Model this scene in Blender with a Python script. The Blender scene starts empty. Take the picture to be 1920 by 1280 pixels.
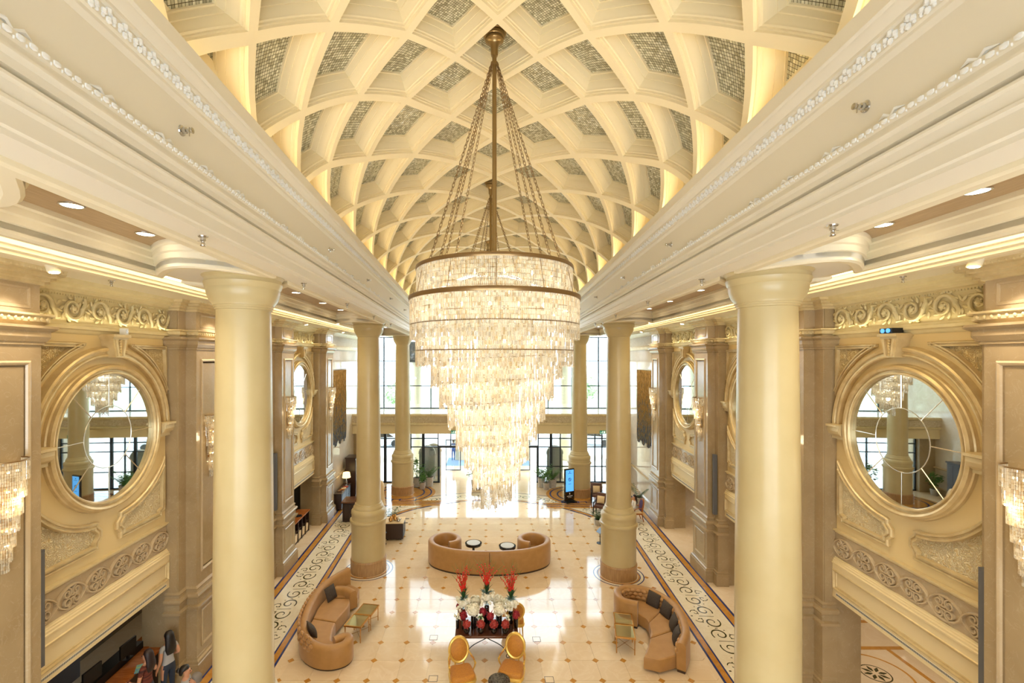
import bpy, bmesh, math, random
from mathutils import Vector, Matrix
PI = math.pi
random.seed(7)
sc = bpy.context.scene
COL = sc.collection
# ------------------------------------------------------------------ camera, sky, exposure
EYE = 8.5                                   # the photographer stands on an upper gallery
FPX, VX, VY = 860.0, 914.0, 670.0           # focal length and principal point, for a 1920x1280 frame
cam_d = bpy.data.cameras.new('camera'); cam = bpy.data.objects.new('camera', cam_d); COL.objects.link(cam)
cam.location = (0, 0, EYE); cam.rotation_euler = (PI/2, 0, 0)
cam_d.sensor_fit = 'HORIZONTAL'; cam_d.sensor_width = 36; cam_d.lens = FPX/1920*36
cam_d.shift_x = (960-VX)/1920; cam_d.shift_y = (VY-640)/1920
cam_d.clip_start = 0.05; cam_d.clip_end = 400
sc.camera = cam
sc.view_settings.view_transform = 'Standard'; sc.view_settings.look = 'None'
sc.view_settings.gamma = 1; sc.view_settings.use_curve_mapping = False
sc.view_settings.exposure = 0.12
w = bpy.data.worlds.new('sky'); sc.world = w; w.use_nodes = True
bg = w.node_tree.nodes['Background']; bg.inputs[0].default_value = (0.86, 0.94, 1.0, 1); bg.inputs[1].default_value = 8.0
try:
    sc.cycles.use_denoising = True
    sc.cycles.max_bounces = 7; sc.cycles.diffuse_bounces = 4; sc.cycles.glossy_bounces = 4
    sc.cycles.transparent_max_bounces = 16; sc.cycles.transmission_bounces = 4
    sc.cycles.caustics_reflective = False; sc.cycles.caustics_refractive = False
    sc.cycles.sample_clamp_indirect = 6.0
except Exception:
    pass
def add_light(name, kind, loc, energy, color, rot=(0, 0, 0), parent=None, **kw):
    d = bpy.data.lights.new(name, kind); d.energy = energy; d.color = color
    for k, v in kw.items(): setattr(d, k, v)
    o = bpy.data.objects.new(name, d); COL.objects.link(o); o.location = loc; o.rotation_euler = rot
    if parent: o.parent = parent
    return o
# ------------------------------------------------------------------ hall frame: n outward from the axis, s along it; the hall widens slowly
XC, FL = 0.18, 0.0535
TH = math.atan(FL)
def W(g, n, s, z):
    return (XC + g*(n + FL*s), s - g*0.22, z)
def at(px, py, z=0.0):
    Y = FPX*(EYE-z)/(py-VY)
    return ((px-VX)*Y/FPX, Y, z)
WARM = (1.0, 0.80, 0.52)
# cove lamps behind the cornice lip, both sides, shining up on the vault
for g in (-1, 1):
    for k in range(4):
        s = 3.5 + 8*k
        x, y, z = W(g, 2.985, s, 11.455)
        add_light('cove_lamp', 'AREA', (x, y, z), 56, (1.0, 0.78, 0.43), rot=(0, PI - g*1.25, -g*TH), shape='RECTANGLE', size=0.04, size_y=7.8)
# ------------------------------------------------------------------ materials
def lin(c):
    return tuple((v/12.92 if v <= .04045 else ((v+.055)/1.055)**2.4) for v in (x/255 for x in c)) + (1,)
def nmat(name):
    m = bpy.data.materials.new(name); m.use_nodes = True
    nt = m.node_tree; return m, nt, nt.nodes['Principled BSDF']
def mat(name, rgb, rough=.5, metal=0, rgb2=None, scale=3.0, detail=4, bump=0, bscale=40, coat=0, emit=None, es=0, spec=None, stretch=None, sheen=0):
    m, nt, b = nmat(name)
    b.inputs['Base Color'].default_value = lin(rgb); b.inputs['Roughness'].default_value = rough; b.inputs['Metallic'].default_value = metal
    if coat: b.inputs['Coat Weight'].default_value = coat; b.inputs['Coat Roughness'].default_value = .05
    if spec is not None: b.inputs['Specular IOR Level'].default_value = spec
    if sheen: b.inputs['Sheen Weight'].default_value = sheen
    if emit: b.inputs['Emission Color'].default_value = lin(emit); b.inputs['Emission Strength'].default_value = es
    N = nt.nodes.new; L = nt.links.new
    if rgb2 or bump:
        tc = N('ShaderNodeTexCoord'); src = tc.outputs['Object']
        if stretch:
            mp = N('ShaderNodeMapping'); mp.inputs['Scale'].default_value = stretch; L(src, mp.inputs[0]); src = mp.outputs[0]
    if rgb2:
        no = N('ShaderNodeTexNoise'); no.inputs['Scale'].default_value = scale; no.inputs['Detail'].default_value = detail; L(src, no.inputs['Vector'])
        cr = N('ShaderNodeValToRGB'); cr.color_ramp.elements[0].position = .35; cr.color_ramp.elements[1].position = .65
        cr.color_ramp.elements[0].color = lin(rgb); cr.color_ramp.elements[1].color = lin(rgb2)
        L(no.outputs['Fac'], cr.inputs[0]); L(cr.outputs[0], b.inputs['Base Color'])
    if bump:
        n2 = N('ShaderNodeTexNoise'); n2.inputs['Scale'].default_value = bscale; n2.inputs['Detail'].default_value = 3; L(src, n2.inputs['Vector'])
        bp = N('ShaderNodeBump'); bp.inputs['Strength'].default_value = bump; bp.inputs['Distance'].default_value = .02
        L(n2.outputs['Fac'], bp.inputs['Height']); L(bp.outputs[0], b.inputs['Normal'])
    return m
def marble(name, c1, c2, vein, rough=.12, scale=1.2, vscale=1.6, vw=.06, per_object=0.0, coat=0):
    m, nt, b = nmat(name); N = nt.nodes.new; L = nt.links.new
    tc = N('ShaderNodeTexCoord'); geo = N('ShaderNodeNewGeometry')
    no = N('ShaderNodeTexNoise'); no.inputs['Scale'].default_value = scale; no.inputs['Detail'].default_value = 6; no.inputs['Distortion'].default_value = .6
    L(geo.outputs['Position'], no.inputs['Vector'])
    cr = N('ShaderNodeValToRGB'); cr.color_ramp.elements[0].position = .3; cr.color_ramp.elements[1].position = .7
    cr.color_ramp.elements[0].color = lin(c1); cr.color_ramp.elements[1].color = lin(c2); L(no.outputs['Fac'], cr.inputs[0])
    n2 = N('ShaderNodeTexNoise'); n2.inputs['Scale'].default_value = vscale; n2.inputs['Detail'].default_value = 8; n2.inputs['Distortion'].default_value = 1.2
    L(geo.outputs['Position'], n2.inputs['Vector'])
    sub = N('ShaderNodeMath'); sub.operation = 'SUBTRACT'; sub.inputs[1].default_value = .5; L(n2.outputs['Fac'], sub.inputs[0])
    ab = N('ShaderNodeMath'); ab.operation = 'ABSOLUTE'; L(sub.outputs[0], ab.inputs[0])
    mr = N('ShaderNodeMapRange'); mr.inputs['From Max'].default_value = vw; mr.inputs['To Min'].default_value = .28; mr.inputs['To Max'].default_value = 0; L(ab.outputs[0], mr.inputs[0])
    mx = N('ShaderNodeMix'); mx.data_type = 'RGBA'; L(mr.outputs[0], mx.inputs[0]); L(cr.outputs[0], mx.inputs[6]); mx.inputs[7].default_value = lin(vein)
    out = mx.outputs[2]
    if per_object:
        oi = N('ShaderNodeObjectInfo'); m2 = N('ShaderNodeMapRange'); m2.inputs['To Min'].default_value = 1-per_object; m2.inputs['To Max'].default_value = 1+per_object*.6
        L(oi.outputs['Random'], m2.inputs[0])
        mu = N('ShaderNodeMix'); mu.data_type = 'RGBA'; mu.blend_type = 'MULTIPLY'; mu.inputs[0].default_value = 1; L(out, mu.inputs[6]); L(m2.outputs[0], mu.inputs[7]); out = mu.outputs[2]
    L(out, b.inputs['Base Color']); b.inputs['Roughness'].default_value = rough
    if coat: b.inputs['Coat Weight'].default_value = coat; b.inputs['Coat Roughness'].default_value = .03
    return m
def relief_mat(name, base, deep, scale=9, rough=.45, metal=0, strength=.9):
    """fine scrolling filigree: distorted waves, colour in the hollows plus bump"""
    m, nt, b = nmat(name); N = nt.nodes.new; L = nt.links.new
    tc = N('ShaderNodeTexCoord')
    no = N('ShaderNodeTexNoise'); no.inputs['Scale'].default_value = scale; no.inputs['Detail'].default_value = 1.5; no.inputs['Distortion'].default_value = 1.5; L(tc.outputs['Object'], no.inputs['Vector'])
    mu = N('ShaderNodeMath'); mu.operation = 'MULTIPLY'; mu.inputs[1].default_value = 9; L(no.outputs['Fac'], mu.inputs[0])
    fr = N('ShaderNodeMath'); fr.operation = 'PINGPONG'; fr.inputs[1].default_value = .5; L(mu.outputs[0], fr.inputs[0])
    cr = N('ShaderNodeValToRGB'); cr.color_ramp.elements[0].position = .12; cr.color_ramp.elements[1].position = .3
    cr.color_ramp.elements[0].color = lin(deep); cr.color_ramp.elements[1].color = lin(base); L(fr.outputs[0], cr.inputs[0]); L(cr.outputs[0], b.inputs['Base Color'])
    bp = N('ShaderNodeBump'); bp.inputs['Strength'].default_value = strength; bp.inputs['Distance'].default_value = .03; L(fr.outputs[0], bp.inputs['Height']); L(bp.outputs[0], b.inputs['Normal'])
    b.inputs['Roughness'].default_value = rough; b.inputs['Metallic'].default_value = metal
    return m
def mosaic_mat():
    m, nt, b = nmat('mosaic_tiles'); N = nt.nodes.new; L = nt.links.new
    uv = N('ShaderNodeUVMap'); uv.uv_map = 'UVMap'
    sc_ = N('ShaderNodeVectorMath'); sc_.operation = 'SCALE'; sc_.inputs['Scale'].default_value = 20; L(uv.outputs[0], sc_.inputs[0])
    fl = N('ShaderNodeVectorMath'); fl.operation = 'FLOOR'; L(sc_.outputs[0], fl.inputs[0])
    oi = N('ShaderNodeObjectInfo'); ad = N('ShaderNodeVectorMath'); ad.operation = 'ADD'; L(fl.outputs[0], ad.inputs[0]); L(oi.outputs['Location'], ad.inputs[1])
    wn = N('ShaderNodeTexWhiteNoise'); L(ad.outputs[0], wn.inputs['Vector'])
    cr = N('ShaderNodeValToRGB'); cr.color_ramp.elements[0].color = lin((168, 166, 142)); cr.color_ramp.elements[1].color = lin((240, 238, 216)); L(wn.outputs['Value'], cr.inputs[0])
    frv = N('ShaderNodeVectorMath'); frv.operation = 'FRACTION'; L(sc_.outputs[0], frv.inputs[0])
    sp = N('ShaderNodeSeparateXYZ'); L(frv.outputs[0], sp.inputs[0])
    mn = N('ShaderNodeMath'); mn.operation = 'MINIMUM'; L(sp.outputs[0], mn.inputs[0]); L(sp.outputs[1], mn.inputs[1])
    gt = N('ShaderNodeMath'); gt.operation = 'GREATER_THAN'; gt.inputs[1].default_value = .14; L(mn.outputs[0], gt.inputs[0])
    mx = N('ShaderNodeMix'); mx.data_type = 'RGBA'; mx.inputs[6].default_value = lin((70, 62, 45)); L(gt.outputs[0], mx.inputs[0]); L(cr.outputs[0], mx.inputs[7])
    L(mx.outputs[2], b.inputs['Base Color']); b.inputs['Roughness'].default_value = .22; b.inputs['Metallic'].default_value = .3
    geo = N('ShaderNodeNewGeometry')
    s2 = N('ShaderNodeVectorMath'); s2.operation = 'SUBTRACT'; s2.inputs[1].default_value = (.5, .5, .5); L(wn.outputs['Color'], s2.inputs[0])
    s3 = N('ShaderNodeVectorMath'); s3.operation = 'SCALE'; s3.inputs['Scale'].default_value = .35; L(s2.outputs[0], s3.inputs[0])
    a2 = N('ShaderNodeVectorMath'); a2.operation = 'ADD'; L(geo.outputs['Normal'], a2.inputs[0]); L(s3.outputs[0], a2.inputs[1])
    n3 = N('ShaderNodeVectorMath'); n3.operation = 'NORMALIZE'; L(a2.outputs[0], n3.inputs[0]); L(n3.outputs[0], b.inputs['Normal'])
    return m
def thin_glass(name, tint=(235, 245, 250), refl=.12):
    m = bpy.data.materials.new(name); m.use_nodes = True; nt = m.node_tree; nt.nodes.clear(); N = nt.nodes.new; L = nt.links.new
    o = N('ShaderNodeOutputMaterial'); tr = N('ShaderNodeBsdfTransparent'); tr.inputs[0].default_value = lin(tint)
    gl = N('ShaderNodeBsdfGlossy'); gl.inputs['Roughness'].default_value = .02; mx = N('ShaderNodeMixShader'); mx.inputs[0].default_value = refl
    L(tr.outputs[0], mx.inputs[1]); L(gl.outputs[0], mx.inputs[2]); L(mx.outputs[0], o.inputs[0]); return m
def crystal_mat():
    """cut crystal: each little facet passes, scatters or mirrors light to its own degree"""
    m = bpy.data.materials.new('cut_crystal'); m.use_nodes = True; nt = m.node_tree; nt.nodes.clear(); N = nt.nodes.new; L = nt.links.new
    o = N('ShaderNodeOutputMaterial'); tc = N('ShaderNodeTexCoord')
    sc_ = N('ShaderNodeVectorMath'); sc_.operation = 'MULTIPLY'; sc_.inputs[1].default_value = (38, 38, 16); L(tc.outputs['Object'], sc_.inputs[0])
    fl = N('ShaderNodeVectorMath'); fl.operation = 'FLOOR'; L(sc_.outputs[0], fl.inputs[0]); wn = N('ShaderNodeTexWhiteNoise'); L(fl.outputs[0], wn.inputs['Vector'])
    cr = N('ShaderNodeValToRGB'); e = cr.color_ramp.elements; e[0].color = lin((232, 214, 178)); e[1].color = lin((255, 251, 240)); e[0].position = .05; e[1].position = .38; L(wn.outputs['Value'], cr.inputs[0])  # random tan and white cells paint in the sparkle of refraction
    tl = N('ShaderNodeBsdfTranslucent'); L(cr.outputs[0], tl.inputs[0]); df = N('ShaderNodeBsdfDiffuse'); L(cr.outputs[0], df.inputs[0])
    gl = N('ShaderNodeBsdfGlossy'); gl.inputs['Roughness'].default_value = .06; tr = N('ShaderNodeBsdfTransparent')
    a = N('ShaderNodeMixShader'); a.inputs[0].default_value = .25; L(tl.outputs[0], a.inputs[1]); L(df.outputs[0], a.inputs[2])
    sp = N('ShaderNodeSeparateXYZ'); L(wn.outputs['Color'], sp.inputs[0]); mr = N('ShaderNodeMapRange'); mr.inputs['From Min'].default_value = .5; mr.inputs['To Max'].default_value = .45; L(sp.outputs[1], mr.inputs[0])
    b = N('ShaderNodeMixShader'); L(mr.outputs[0], b.inputs[0]); L(a.outputs[0], b.inputs[1]); L(gl.outputs[0], b.inputs[2])
    c = N('ShaderNodeMixShader'); c.inputs[0].default_value = .18; L(b.outputs[0], c.inputs[1]); L(tr.outputs[0], c.inputs[2])
    L(c.outputs[0], o.inputs[0]); return m
M = {}
M['vault'] = mat('vault_plaster', (240, 226, 190), .6)
M['white_plaster'] = mat('white_plaster', (234, 228, 212), .55)
M['cream_plaster'] = mat('cream_plaster', (236, 226, 198), .55)
M['leaf_white'] = mat('painted_leaf_relief', (240, 242, 242), .35)
M['wall_gold'] = mat('ochre_wall_paint', (224, 200, 146), .5)
M['wall_cream'] = mat('cream_wall_paint', (228, 208, 162), .5)
M['gilt'] = mat('antique_gilt', (220, 200, 154), .32, .35, (204, 181, 133), 5, bump=.05, bscale=25)
M['gilt_pale'] = mat('pale_gilt', (222, 204, 160), .4, .2, (210, 190, 144), 5)
M['frieze'] = mat('gilded_plaster', (232, 217, 170), .45, .05, (226, 210, 160), 5)
M['marble_brown'] = marble('beige_marble', (160, 138, 103), (174, 153, 118), (202, 186, 162), .18, 1.3, 3.5, .012)
M['marble_pink'] = marble('rose_beige_marble', (182, 161, 128), (194, 174, 142), (210, 196, 174), .12, 1.2, 3.0, .012)
M['marble_floor'] = marble('cream_floor_marble', (232, 212, 182), (222, 198, 164), (240, 226, 204), .07, .9, 1.4, .04, per_object=.05)
M['marble_wall'] = marble('pale_wall_marble', (226, 214, 196), (212, 198, 178), (236, 228, 214), .06, .8, 1.3, .05)
M['marble_white'] = marble('white_band_marble', (236, 228, 206), (228, 216, 190), (214, 196, 164), .08, 1.5, 2.6, .05)
M['marble_gold'] = marble('golden_inlay_marble', (196, 142, 66), (180, 124, 52), (212, 162, 92), .1, 3, 4, .05)
M['marble_blue'] = mat('blue_inlay_marble', (44, 60, 122), .1, rgb2=(34, 46, 96), scale=6)
M['marble_green'] = mat('dark_green_inlay', (66, 62, 36), .12)
M['column_paint'] = mat('polished_cream_column', (200, 184, 140), .3, rgb2=(194, 176, 130), scale=1.2)
M['column_foot'] = mat('fluted_travertine', (186, 152, 108), .4, rgb2=(166, 130, 90), scale=5, stretch=(6, 6, .6))
M['wood_coffer'] = mat('wood_coffer_panel', (188, 162, 124), .4, rgb2=(172, 144, 106), scale=6, stretch=(6, .5, 6))
M['strip'] = mat('cove_glow', (255, 236, 190), .5, emit=(255, 226, 170), es=7.0)
M['lamp_face'] = mat('lamp_lens', (255, 246, 225), .4, emit=(255, 240, 210), es=22)
M['bulb'] = mat('candle_bulb', (255, 240, 210), .4, emit=(255, 226, 176), es=14)
M['chrome'] = mat('chrome', (200, 200, 200), .15, 1)
M['dark_metal'] = mat('dark_frame_metal', (46, 52, 58), .35, .4)
M['speaker'] = mat('grey_speaker_grille', (98, 98, 100), .6)
M['bronze'] = mat('champagne_bronze', (150, 122, 84), .3, .85)
M['bronze_pole'] = mat('bronze_pole', (158, 134, 92), .28, .8)
M['mosaic'] = mosaic_mat()
M['filigree'] = relief_mat('filigree_panel', (240, 226, 188), (212, 184, 128), 7.5)
M['filigree_gilt'] = relief_mat('gilt_filigree_panel', (226, 206, 156), (190, 158, 100), 7.5)
M['balcony_relief'] = relief_mat('balcony_scroll_relief', (222, 206, 176), (190, 168, 132), 4)
M['glass'] = thin_glass('window_glass')
M['crystal'] = crystal_mat()
M['mirror'] = mat('mirror_glass', (212, 216, 214), .015, 1)
M['came'] = mat('leaded_came', (222, 220, 210), .2, .9)
M['leather'] = mat('tan_upholstery', (176, 132, 76), .45, rgb2=(168, 124, 68), scale=5, sheen=.2)
M['leather_tuft'] = mat('tan_tufted_upholstery', (186, 142, 88), .45, rgb2=(176, 130, 76), scale=5, sheen=.2)
M['leather_seam'] = mat('dark_sofa_plinth', (60, 40, 26), .5)
M['cushion_dark'] = mat('dark_woven_cushion', (56, 48, 42), .8, rgb2=(76, 66, 58), scale=60)
M['brass'] = mat('polished_brass', (206, 158, 92), .22, .9)
M['mirror_top'] = mat('mirrored_table_top', (196, 190, 160), .04, .85)
M['black_gloss'] = mat('black_lacquer', (24, 18, 16), .08, coat=.5)
M['table_wood'] = mat('dark_mahogany', (92, 52, 30), .15, coat=.4)
M['gold_paint'] = mat('gold_leaf_frame', (222, 184, 92), .3, .55)
M['ochre_fabric'] = mat('ochre_chair_fabric', (190, 126, 34), .6, rgb2=(176, 112, 28), scale=30, sheen=.2)
M['vase_black'] = mat('black_glass_vase', (18, 14, 14), .06, coat=.5)
M['granite'] = mat('speckled_granite', (96, 92, 84), .12, rgb2=(38, 36, 34), scale=26, detail=2)
M['leaf'] = mat('leaf_green', (58, 104, 46), .5, rgb2=(88, 134, 60), scale=8)
M['leaf_dark'] = mat('leaf_dark_green', (36, 74, 40), .5, rgb2=(58, 98, 54), scale=8)
M['leaf_grey'] = mat('eucalyptus_leaf', (96, 124, 112), .6)
M['petal_white'] = mat('white_petals', (246, 240, 224), .6, rgb2=(232, 226, 196), scale=20)
M['petal_red'] = mat('scarlet_petals', (214, 30, 22), .5)
M['petal_maroon'] = mat('maroon_petals', (142, 22, 38), .6, rgb2=(172, 40, 50), scale=20)
M['petal_coral'] = mat('brick_red_petals', (176, 62, 48), .6, rgb2=(150, 40, 40), scale=20)
M['stem'] = mat('flower_stem', (92, 124, 60), .6)
M['pot'] = mat('pale_concrete_pot', (190, 186, 178), .7, rgb2=(174, 168, 160), scale=8)
M['soil'] = mat('potting_soil', (70, 48, 34), .9)
M['dark_wood'] = mat('espresso_wood', (52, 34, 26), .3)
M['red_wood'] = mat('polished_orange_wood', (176, 104, 48), .25, rgb2=(150, 82, 36), scale=4, stretch=(1, 8, 1))
M['brown_chair'] = mat('brown_leather', (92, 58, 44), .45)
M['cream_cloth'] = mat('cream_cloth', (230, 206, 164), .7)
M['purple'] = mat('purple_velvet', (78, 44, 88), .7)
M['black'] = mat('matte_black', (18, 18, 20), .4)
M['screen'] = mat('lit_display', (90, 170, 240), .3, emit=(86, 168, 240), es=1.0)
M['screen_ink'] = mat('display_print', (20, 46, 110), .5, emit=(20, 46, 110), es=.4)
M['white_print'] = mat('white_print', (235, 235, 235), .5)
M['exit_green'] = mat('exit_sign_green', (14, 120, 84), .4, emit=(14, 120, 84), es=.5)
M['exit_white'] = mat('exit_sign_white', (240, 250, 245), .4, emit=(240, 250, 245), es=.8)
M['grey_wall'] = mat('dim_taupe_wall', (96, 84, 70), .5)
M['grey_blue'] = mat('blue_grey_cabinet', (70, 104, 140), .3)
M['hair'] = mat('black_hair', (22, 16, 14), .45)
M['hair_red'] = mat('dark_auburn_hair', (38, 20, 18), .5)
M['hair_grey'] = mat('grey_hair', (120, 112, 106), .6)
M['skin'] = mat('skin', (206, 150, 116), .5)
M['denim'] = mat('dark_denim', (38, 46, 62), .8)
M['grey_top'] = mat('grey_knit', (168, 166, 164), .8)
M['rust_top'] = mat('rust_striped_top', (128, 58, 36), .8, rgb2=(60, 26, 20), scale=3, stretch=(.3, .3, 9))
M['white_shirt'] = mat('white_shirt', (232, 228, 222), .8)
M['blue_cloth'] = mat('blue_workwear', (40, 96, 170), .8)
M['lamp_shade'] = mat('lit_lamp_shade', (250, 226, 176), .6, emit=(255, 220, 150), es=2.2)
M['ground'] = mat('pale_paving', (232, 230, 226), .8)
M['blue_mat'] = mat('blue_grey_carpet', (120, 150, 180), .9)
M['lawn'] = mat('lawn', (196, 206, 176), .9, rgb2=(180, 194, 158), scale=.6)
M['outside_dark'] = mat('dark_canopy', (62, 62, 60), .7)
M['arch_grey'] = mat('taupe_arch_screen', (206, 198, 186), .6)
M['car_white'] = mat('white_car_paint', (225, 228, 232), .2)
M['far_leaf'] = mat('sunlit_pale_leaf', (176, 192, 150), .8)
M['magazine'] = mat('magazine_cover', (70, 140, 180), .4, rgb2=(150, 190, 90), scale=14)
def beads_mat():
    m, nt, b = nmat('beaded_strings'); N = nt.nodes.new; L = nt.links.new
    tc = N('ShaderNodeTexCoord'); mp = N('ShaderNodeMapping'); mp.inputs['Scale'].default_value = (34, 34, 3); L(tc.outputs['Object'], mp.inputs[0])
    no = N('ShaderNodeTexNoise'); no.inputs['Scale'].default_value = 1.4; no.inputs['Detail'].default_value = 4; L(mp.outputs[0], no.inputs['Vector'])
    sp = N('ShaderNodeSeparateXYZ'); L(tc.outputs['Object'], sp.inputs[0])
    mr = N('ShaderNodeMapRange'); mr.inputs['From Min'].default_value = 2.6; mr.inputs['From Max'].default_value = 8.6; L(sp.outputs[2], mr.inputs[0])
    a = N('ShaderNodeMath'); a.operation = 'MULTIPLY_ADD'; a.inputs[1].default_value = 2.3; a.inputs[2].default_value = -1.12; L(no.outputs['Fac'], a.inputs[0])
    s = N('ShaderNodeMath'); s.operation = 'ADD'; L(mr.outputs[0], s.inputs[0]); L(a.outputs[0], s.inputs[1])
    cr = N('ShaderNodeValToRGB'); e = cr.color_ramp.elements; e[0].position = .05; e[0].color = lin((52, 66, 92)); e[1].position = .95; e[1].color = lin((214, 180, 120))
    for p_, c_ in ((.22, (98, 122, 150)), (.36, (150, 134, 84)), (.5, (84, 78, 64)), (.62, (206, 164, 92)), (.78, (128, 98, 60))):
        q = e.new(p_); q.color = lin(c_)
    L(s.outputs[0], cr.inputs[0]); L(cr.outputs[0], b.inputs['Base Color']); b.inputs['Roughness'].default_value = .35; b.inputs['Metallic'].default_value = .2
    return m
M['beads'] = beads_mat()
# ------------------------------------------------------------------ mesh helpers
class MB:
    def __init__(self): self.v = []; self.f = []; self.uv = None; self.fm = None
    def box(self, x0, x1, y0, y1, z0, z1, fn=None):
        b = len(self.v); P = [(x, y, z) for z in (z0, z1) for y in (y0, y1) for x in (x0, x1)]
        self.v += [fn(*p) for p in P] if fn else P
        self.f += [tuple(b+i for i in q) for q in ((0, 2, 3, 1), (4, 5, 7, 6), (0, 1, 5, 4), (2, 6, 7, 3), (0, 4, 6, 2), (1, 3, 7, 5))]
        return self
    def rings(self, R, closed=True, loop=False, cap0=False, cap1=False):
        """R: list of equal-length rings of points; closed = ring closed on itself; loop = last ring joins the first"""
        b = len(self.v); k = len(R[0])
        for r in R: self.v += [tuple(p) for p in r]
        n = len(R)
        for i in range(n if loop else n-1):
            j = (i+1) % n
            for a in range(k if closed else k-1):
                c = (a+1) % k
                self.f.append((b+i*k+a, b+i*k+c, b+j*k+c, b+j*k+a))
        if cap0: self.f.append(tuple(b+a for a in reversed(range(k))))
        if cap1: self.f.append(tuple(b+(n-1)*k+a for a in range(k)))
        return self
    def lathe(self, prof, seg=32, c=(0, 0, 0), cap=True, a0=0, a1=2*PI):
        full = abs(a1-a0-2*PI) < 1e-6; m = seg if full else seg+1
        R = [[(c[0]+r*math.cos(a0+(a1-a0)*i/seg), c[1]+r*math.sin(a0+(a1-a0)*i/seg), c[2]+z) for i in range(m)] for r, z in prof]
        return self.rings(R, closed=full, cap0=cap and full, cap1=cap and full)
    def tube(self, path, rad, seg=6, closed=False, cap=True):
        P = [Vector(p) for p in path]; n = len(P); R = []
        r = rad if isinstance(rad, (list, tuple)) else [rad]*n
        up = None
        for i in range(n):
            t = (P[(i+1) % n]-P[i-1]) if closed else (P[min(i+1, n-1)]-P[max(i-1, 0)])
            if t.length < 1e-9: t = Vector((0, 0, 1))
            t.normalize()
            if up is None: up = t.orthogonal()
            up = (up - t*up.dot(t))
            up = up.normalized() if up.length > 1e-6 else t.orthogonal().normalized()
            s = t.cross(up)
            R.append([P[i] + (up*math.cos(2*PI*a/seg) + s*math.sin(2*PI*a/seg))*r[i] for a in range(seg)])
        return self.rings(R, True, closed, cap and not closed, cap and not closed)
    def sweep(self, path, prof, closed=True, fn=None, prof_closed=False):
        """path: 2-D points, prof: (outward offset, depth); mitred at the corners; fn(u, v, depth) -> xyz"""
        n = len(path); R = []
        A = sum(path[i][0]*path[(i+1) % n][1]-path[(i+1) % n][0]*path[i][1] for i in range(n))
        sg = 1 if (A > 0 or not closed) else -1
        for i in range(n):
            p = Vector(path[i]); a = Vector(path[i-1]) if (closed or i > 0) else None; c = Vector(path[(i+1) % n]) if (closed or i < n-1) else None
            d0 = (p-a).normalized() if a is not None else None; d1 = (c-p).normalized() if c is not None else None
            if d0 is None: d0 = d1
            if d1 is None: d1 = d0
            n0 = Vector((d0.y, -d0.x))*sg; n1 = Vector((d1.y, -d1.x))*sg
            m = n0+n1
            m = m.normalized() if m.length > 1e-6 else n0
            k = 1/max(.35, m.dot(n0))
            R.append([(fn or (lambda u, v, d: (u, d, v)))(p.x+m.x*o*k, p.y+m.y*o*k, d) for o, d in prof])
        return self.rings(R, prof_closed, closed)
    def poly(self, pts):
        b = len(self.v); self.v += [tuple(p) for p in pts]; self.f.append(tuple(range(b, b+len(pts)))); return self
    def prism(self, pts, d0, d1, fn=None):
        f = fn or (lambda u, v, d: (u, d, v))
        self.rings([[f(u, v, d0) for u, v in pts], [f(u, v, d1) for u, v in pts]], True, False, True, True); return self
    def ball(self, c, r, seg=8, rings=5, sc_=(1, 1, 1), rot=None):
        R = []
        for i in range(rings+1):
            t = PI*i/rings; rr = max(math.sin(t), 1e-3)
            ring = []
            for a in range(seg):
                p = Vector((r*sc_[0]*rr*math.cos(2*PI*a/seg), r*sc_[1]*rr*math.sin(2*PI*a/seg), -r*sc_[2]*math.cos(t)))
                if rot is not None: p = rot @ p
                ring.append((c[0]+p.x, c[1]+p.y, c[2]+p.z))
            R.append(ring)
        return self.rings(R, True)
    def add(self, o, mtx):
        b = len(self.v); self.v += [tuple(mtx @ Vector(p)) for p in o.v]; self.f += [tuple(b+i for i in q) for q in o.f]; return self
def mesh_of(name, mb, m, smooth=40, uv=None):
    me = bpy.data.meshes.new(name); me.from_pydata(mb.v, [], mb.f)
    for mm in (m if isinstance(m, (list, tuple)) else [m]): me.materials.append(mm)
    if mb.fm: me.polygons.foreach_set('material_index', mb.fm)
    if smooth:
        me.polygons.foreach_set('use_smooth', [True]*len(me.polygons)); me.update()
        try: me.set_sharp_from_angle(angle=math.radians(smooth))
        except Exception: pass
    if mb.uv:
        l = me.uv_layers.new(name='UVMap')
        for lp in me.loops: l.data[lp.index].uv = mb.uv[lp.vertex_index]
    me.update(); return me
def link(name, me, parent=None, loc=(0, 0, 0), rz=0.0):
    o = bpy.data.objects.new(name, me); COL.objects.link(o); o.location = loc; o.rotation_euler = (0, 0, rz)
    if parent is not None: o.parent = parent
    return o
def obj(name, mb, m, parent=None, loc=(0, 0, 0), rz=0.0, smooth=40, kind=None, label=None):
    o = link(name, mesh_of(name, mb, m, smooth), parent, loc, rz)
    if kind: o['kind'] = kind
    if label: o['label'] = label
    return o
def tag(o, label, cat, group=None):
    o['label'] = label; o['category'] = cat
    if group: o['group'] = group
    return o
def thing(name, label, cat, loc=(0, 0, 0), rz=0.0, group=None):
    return tag(link(name, None, None, loc, rz), label, cat, group)
def struct(name, mb, m, smooth=40):
    o = obj(name, mb, m, smooth=smooth); o['kind'] = 'structure'; return o
def dup(root, loc, rz, label, group=None, parent=None):
    def cp(o, par):
        c = o.copy(); COL.objects.link(c); c.parent = par
        for ch in kids.get(o, []): cp(ch, c)
        return c
    kids = {}
    st = [root]
    while st:
        o = st.pop(); kids[o] = list(o.children); st += kids[o]
    r = cp(root, parent); r.location = loc; r.rotation_euler = (0, 0, rz); r['label'] = label
    if group: r['group'] = group
    return r
def arc(cx, cy, r, a0, a1, n):
    return [(cx+r*math.cos(math.radians(a0+(a1-a0)*i/n)), cy+r*math.sin(math.radians(a0+(a1-a0)*i/n))) for i in range(n+1)]
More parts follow.
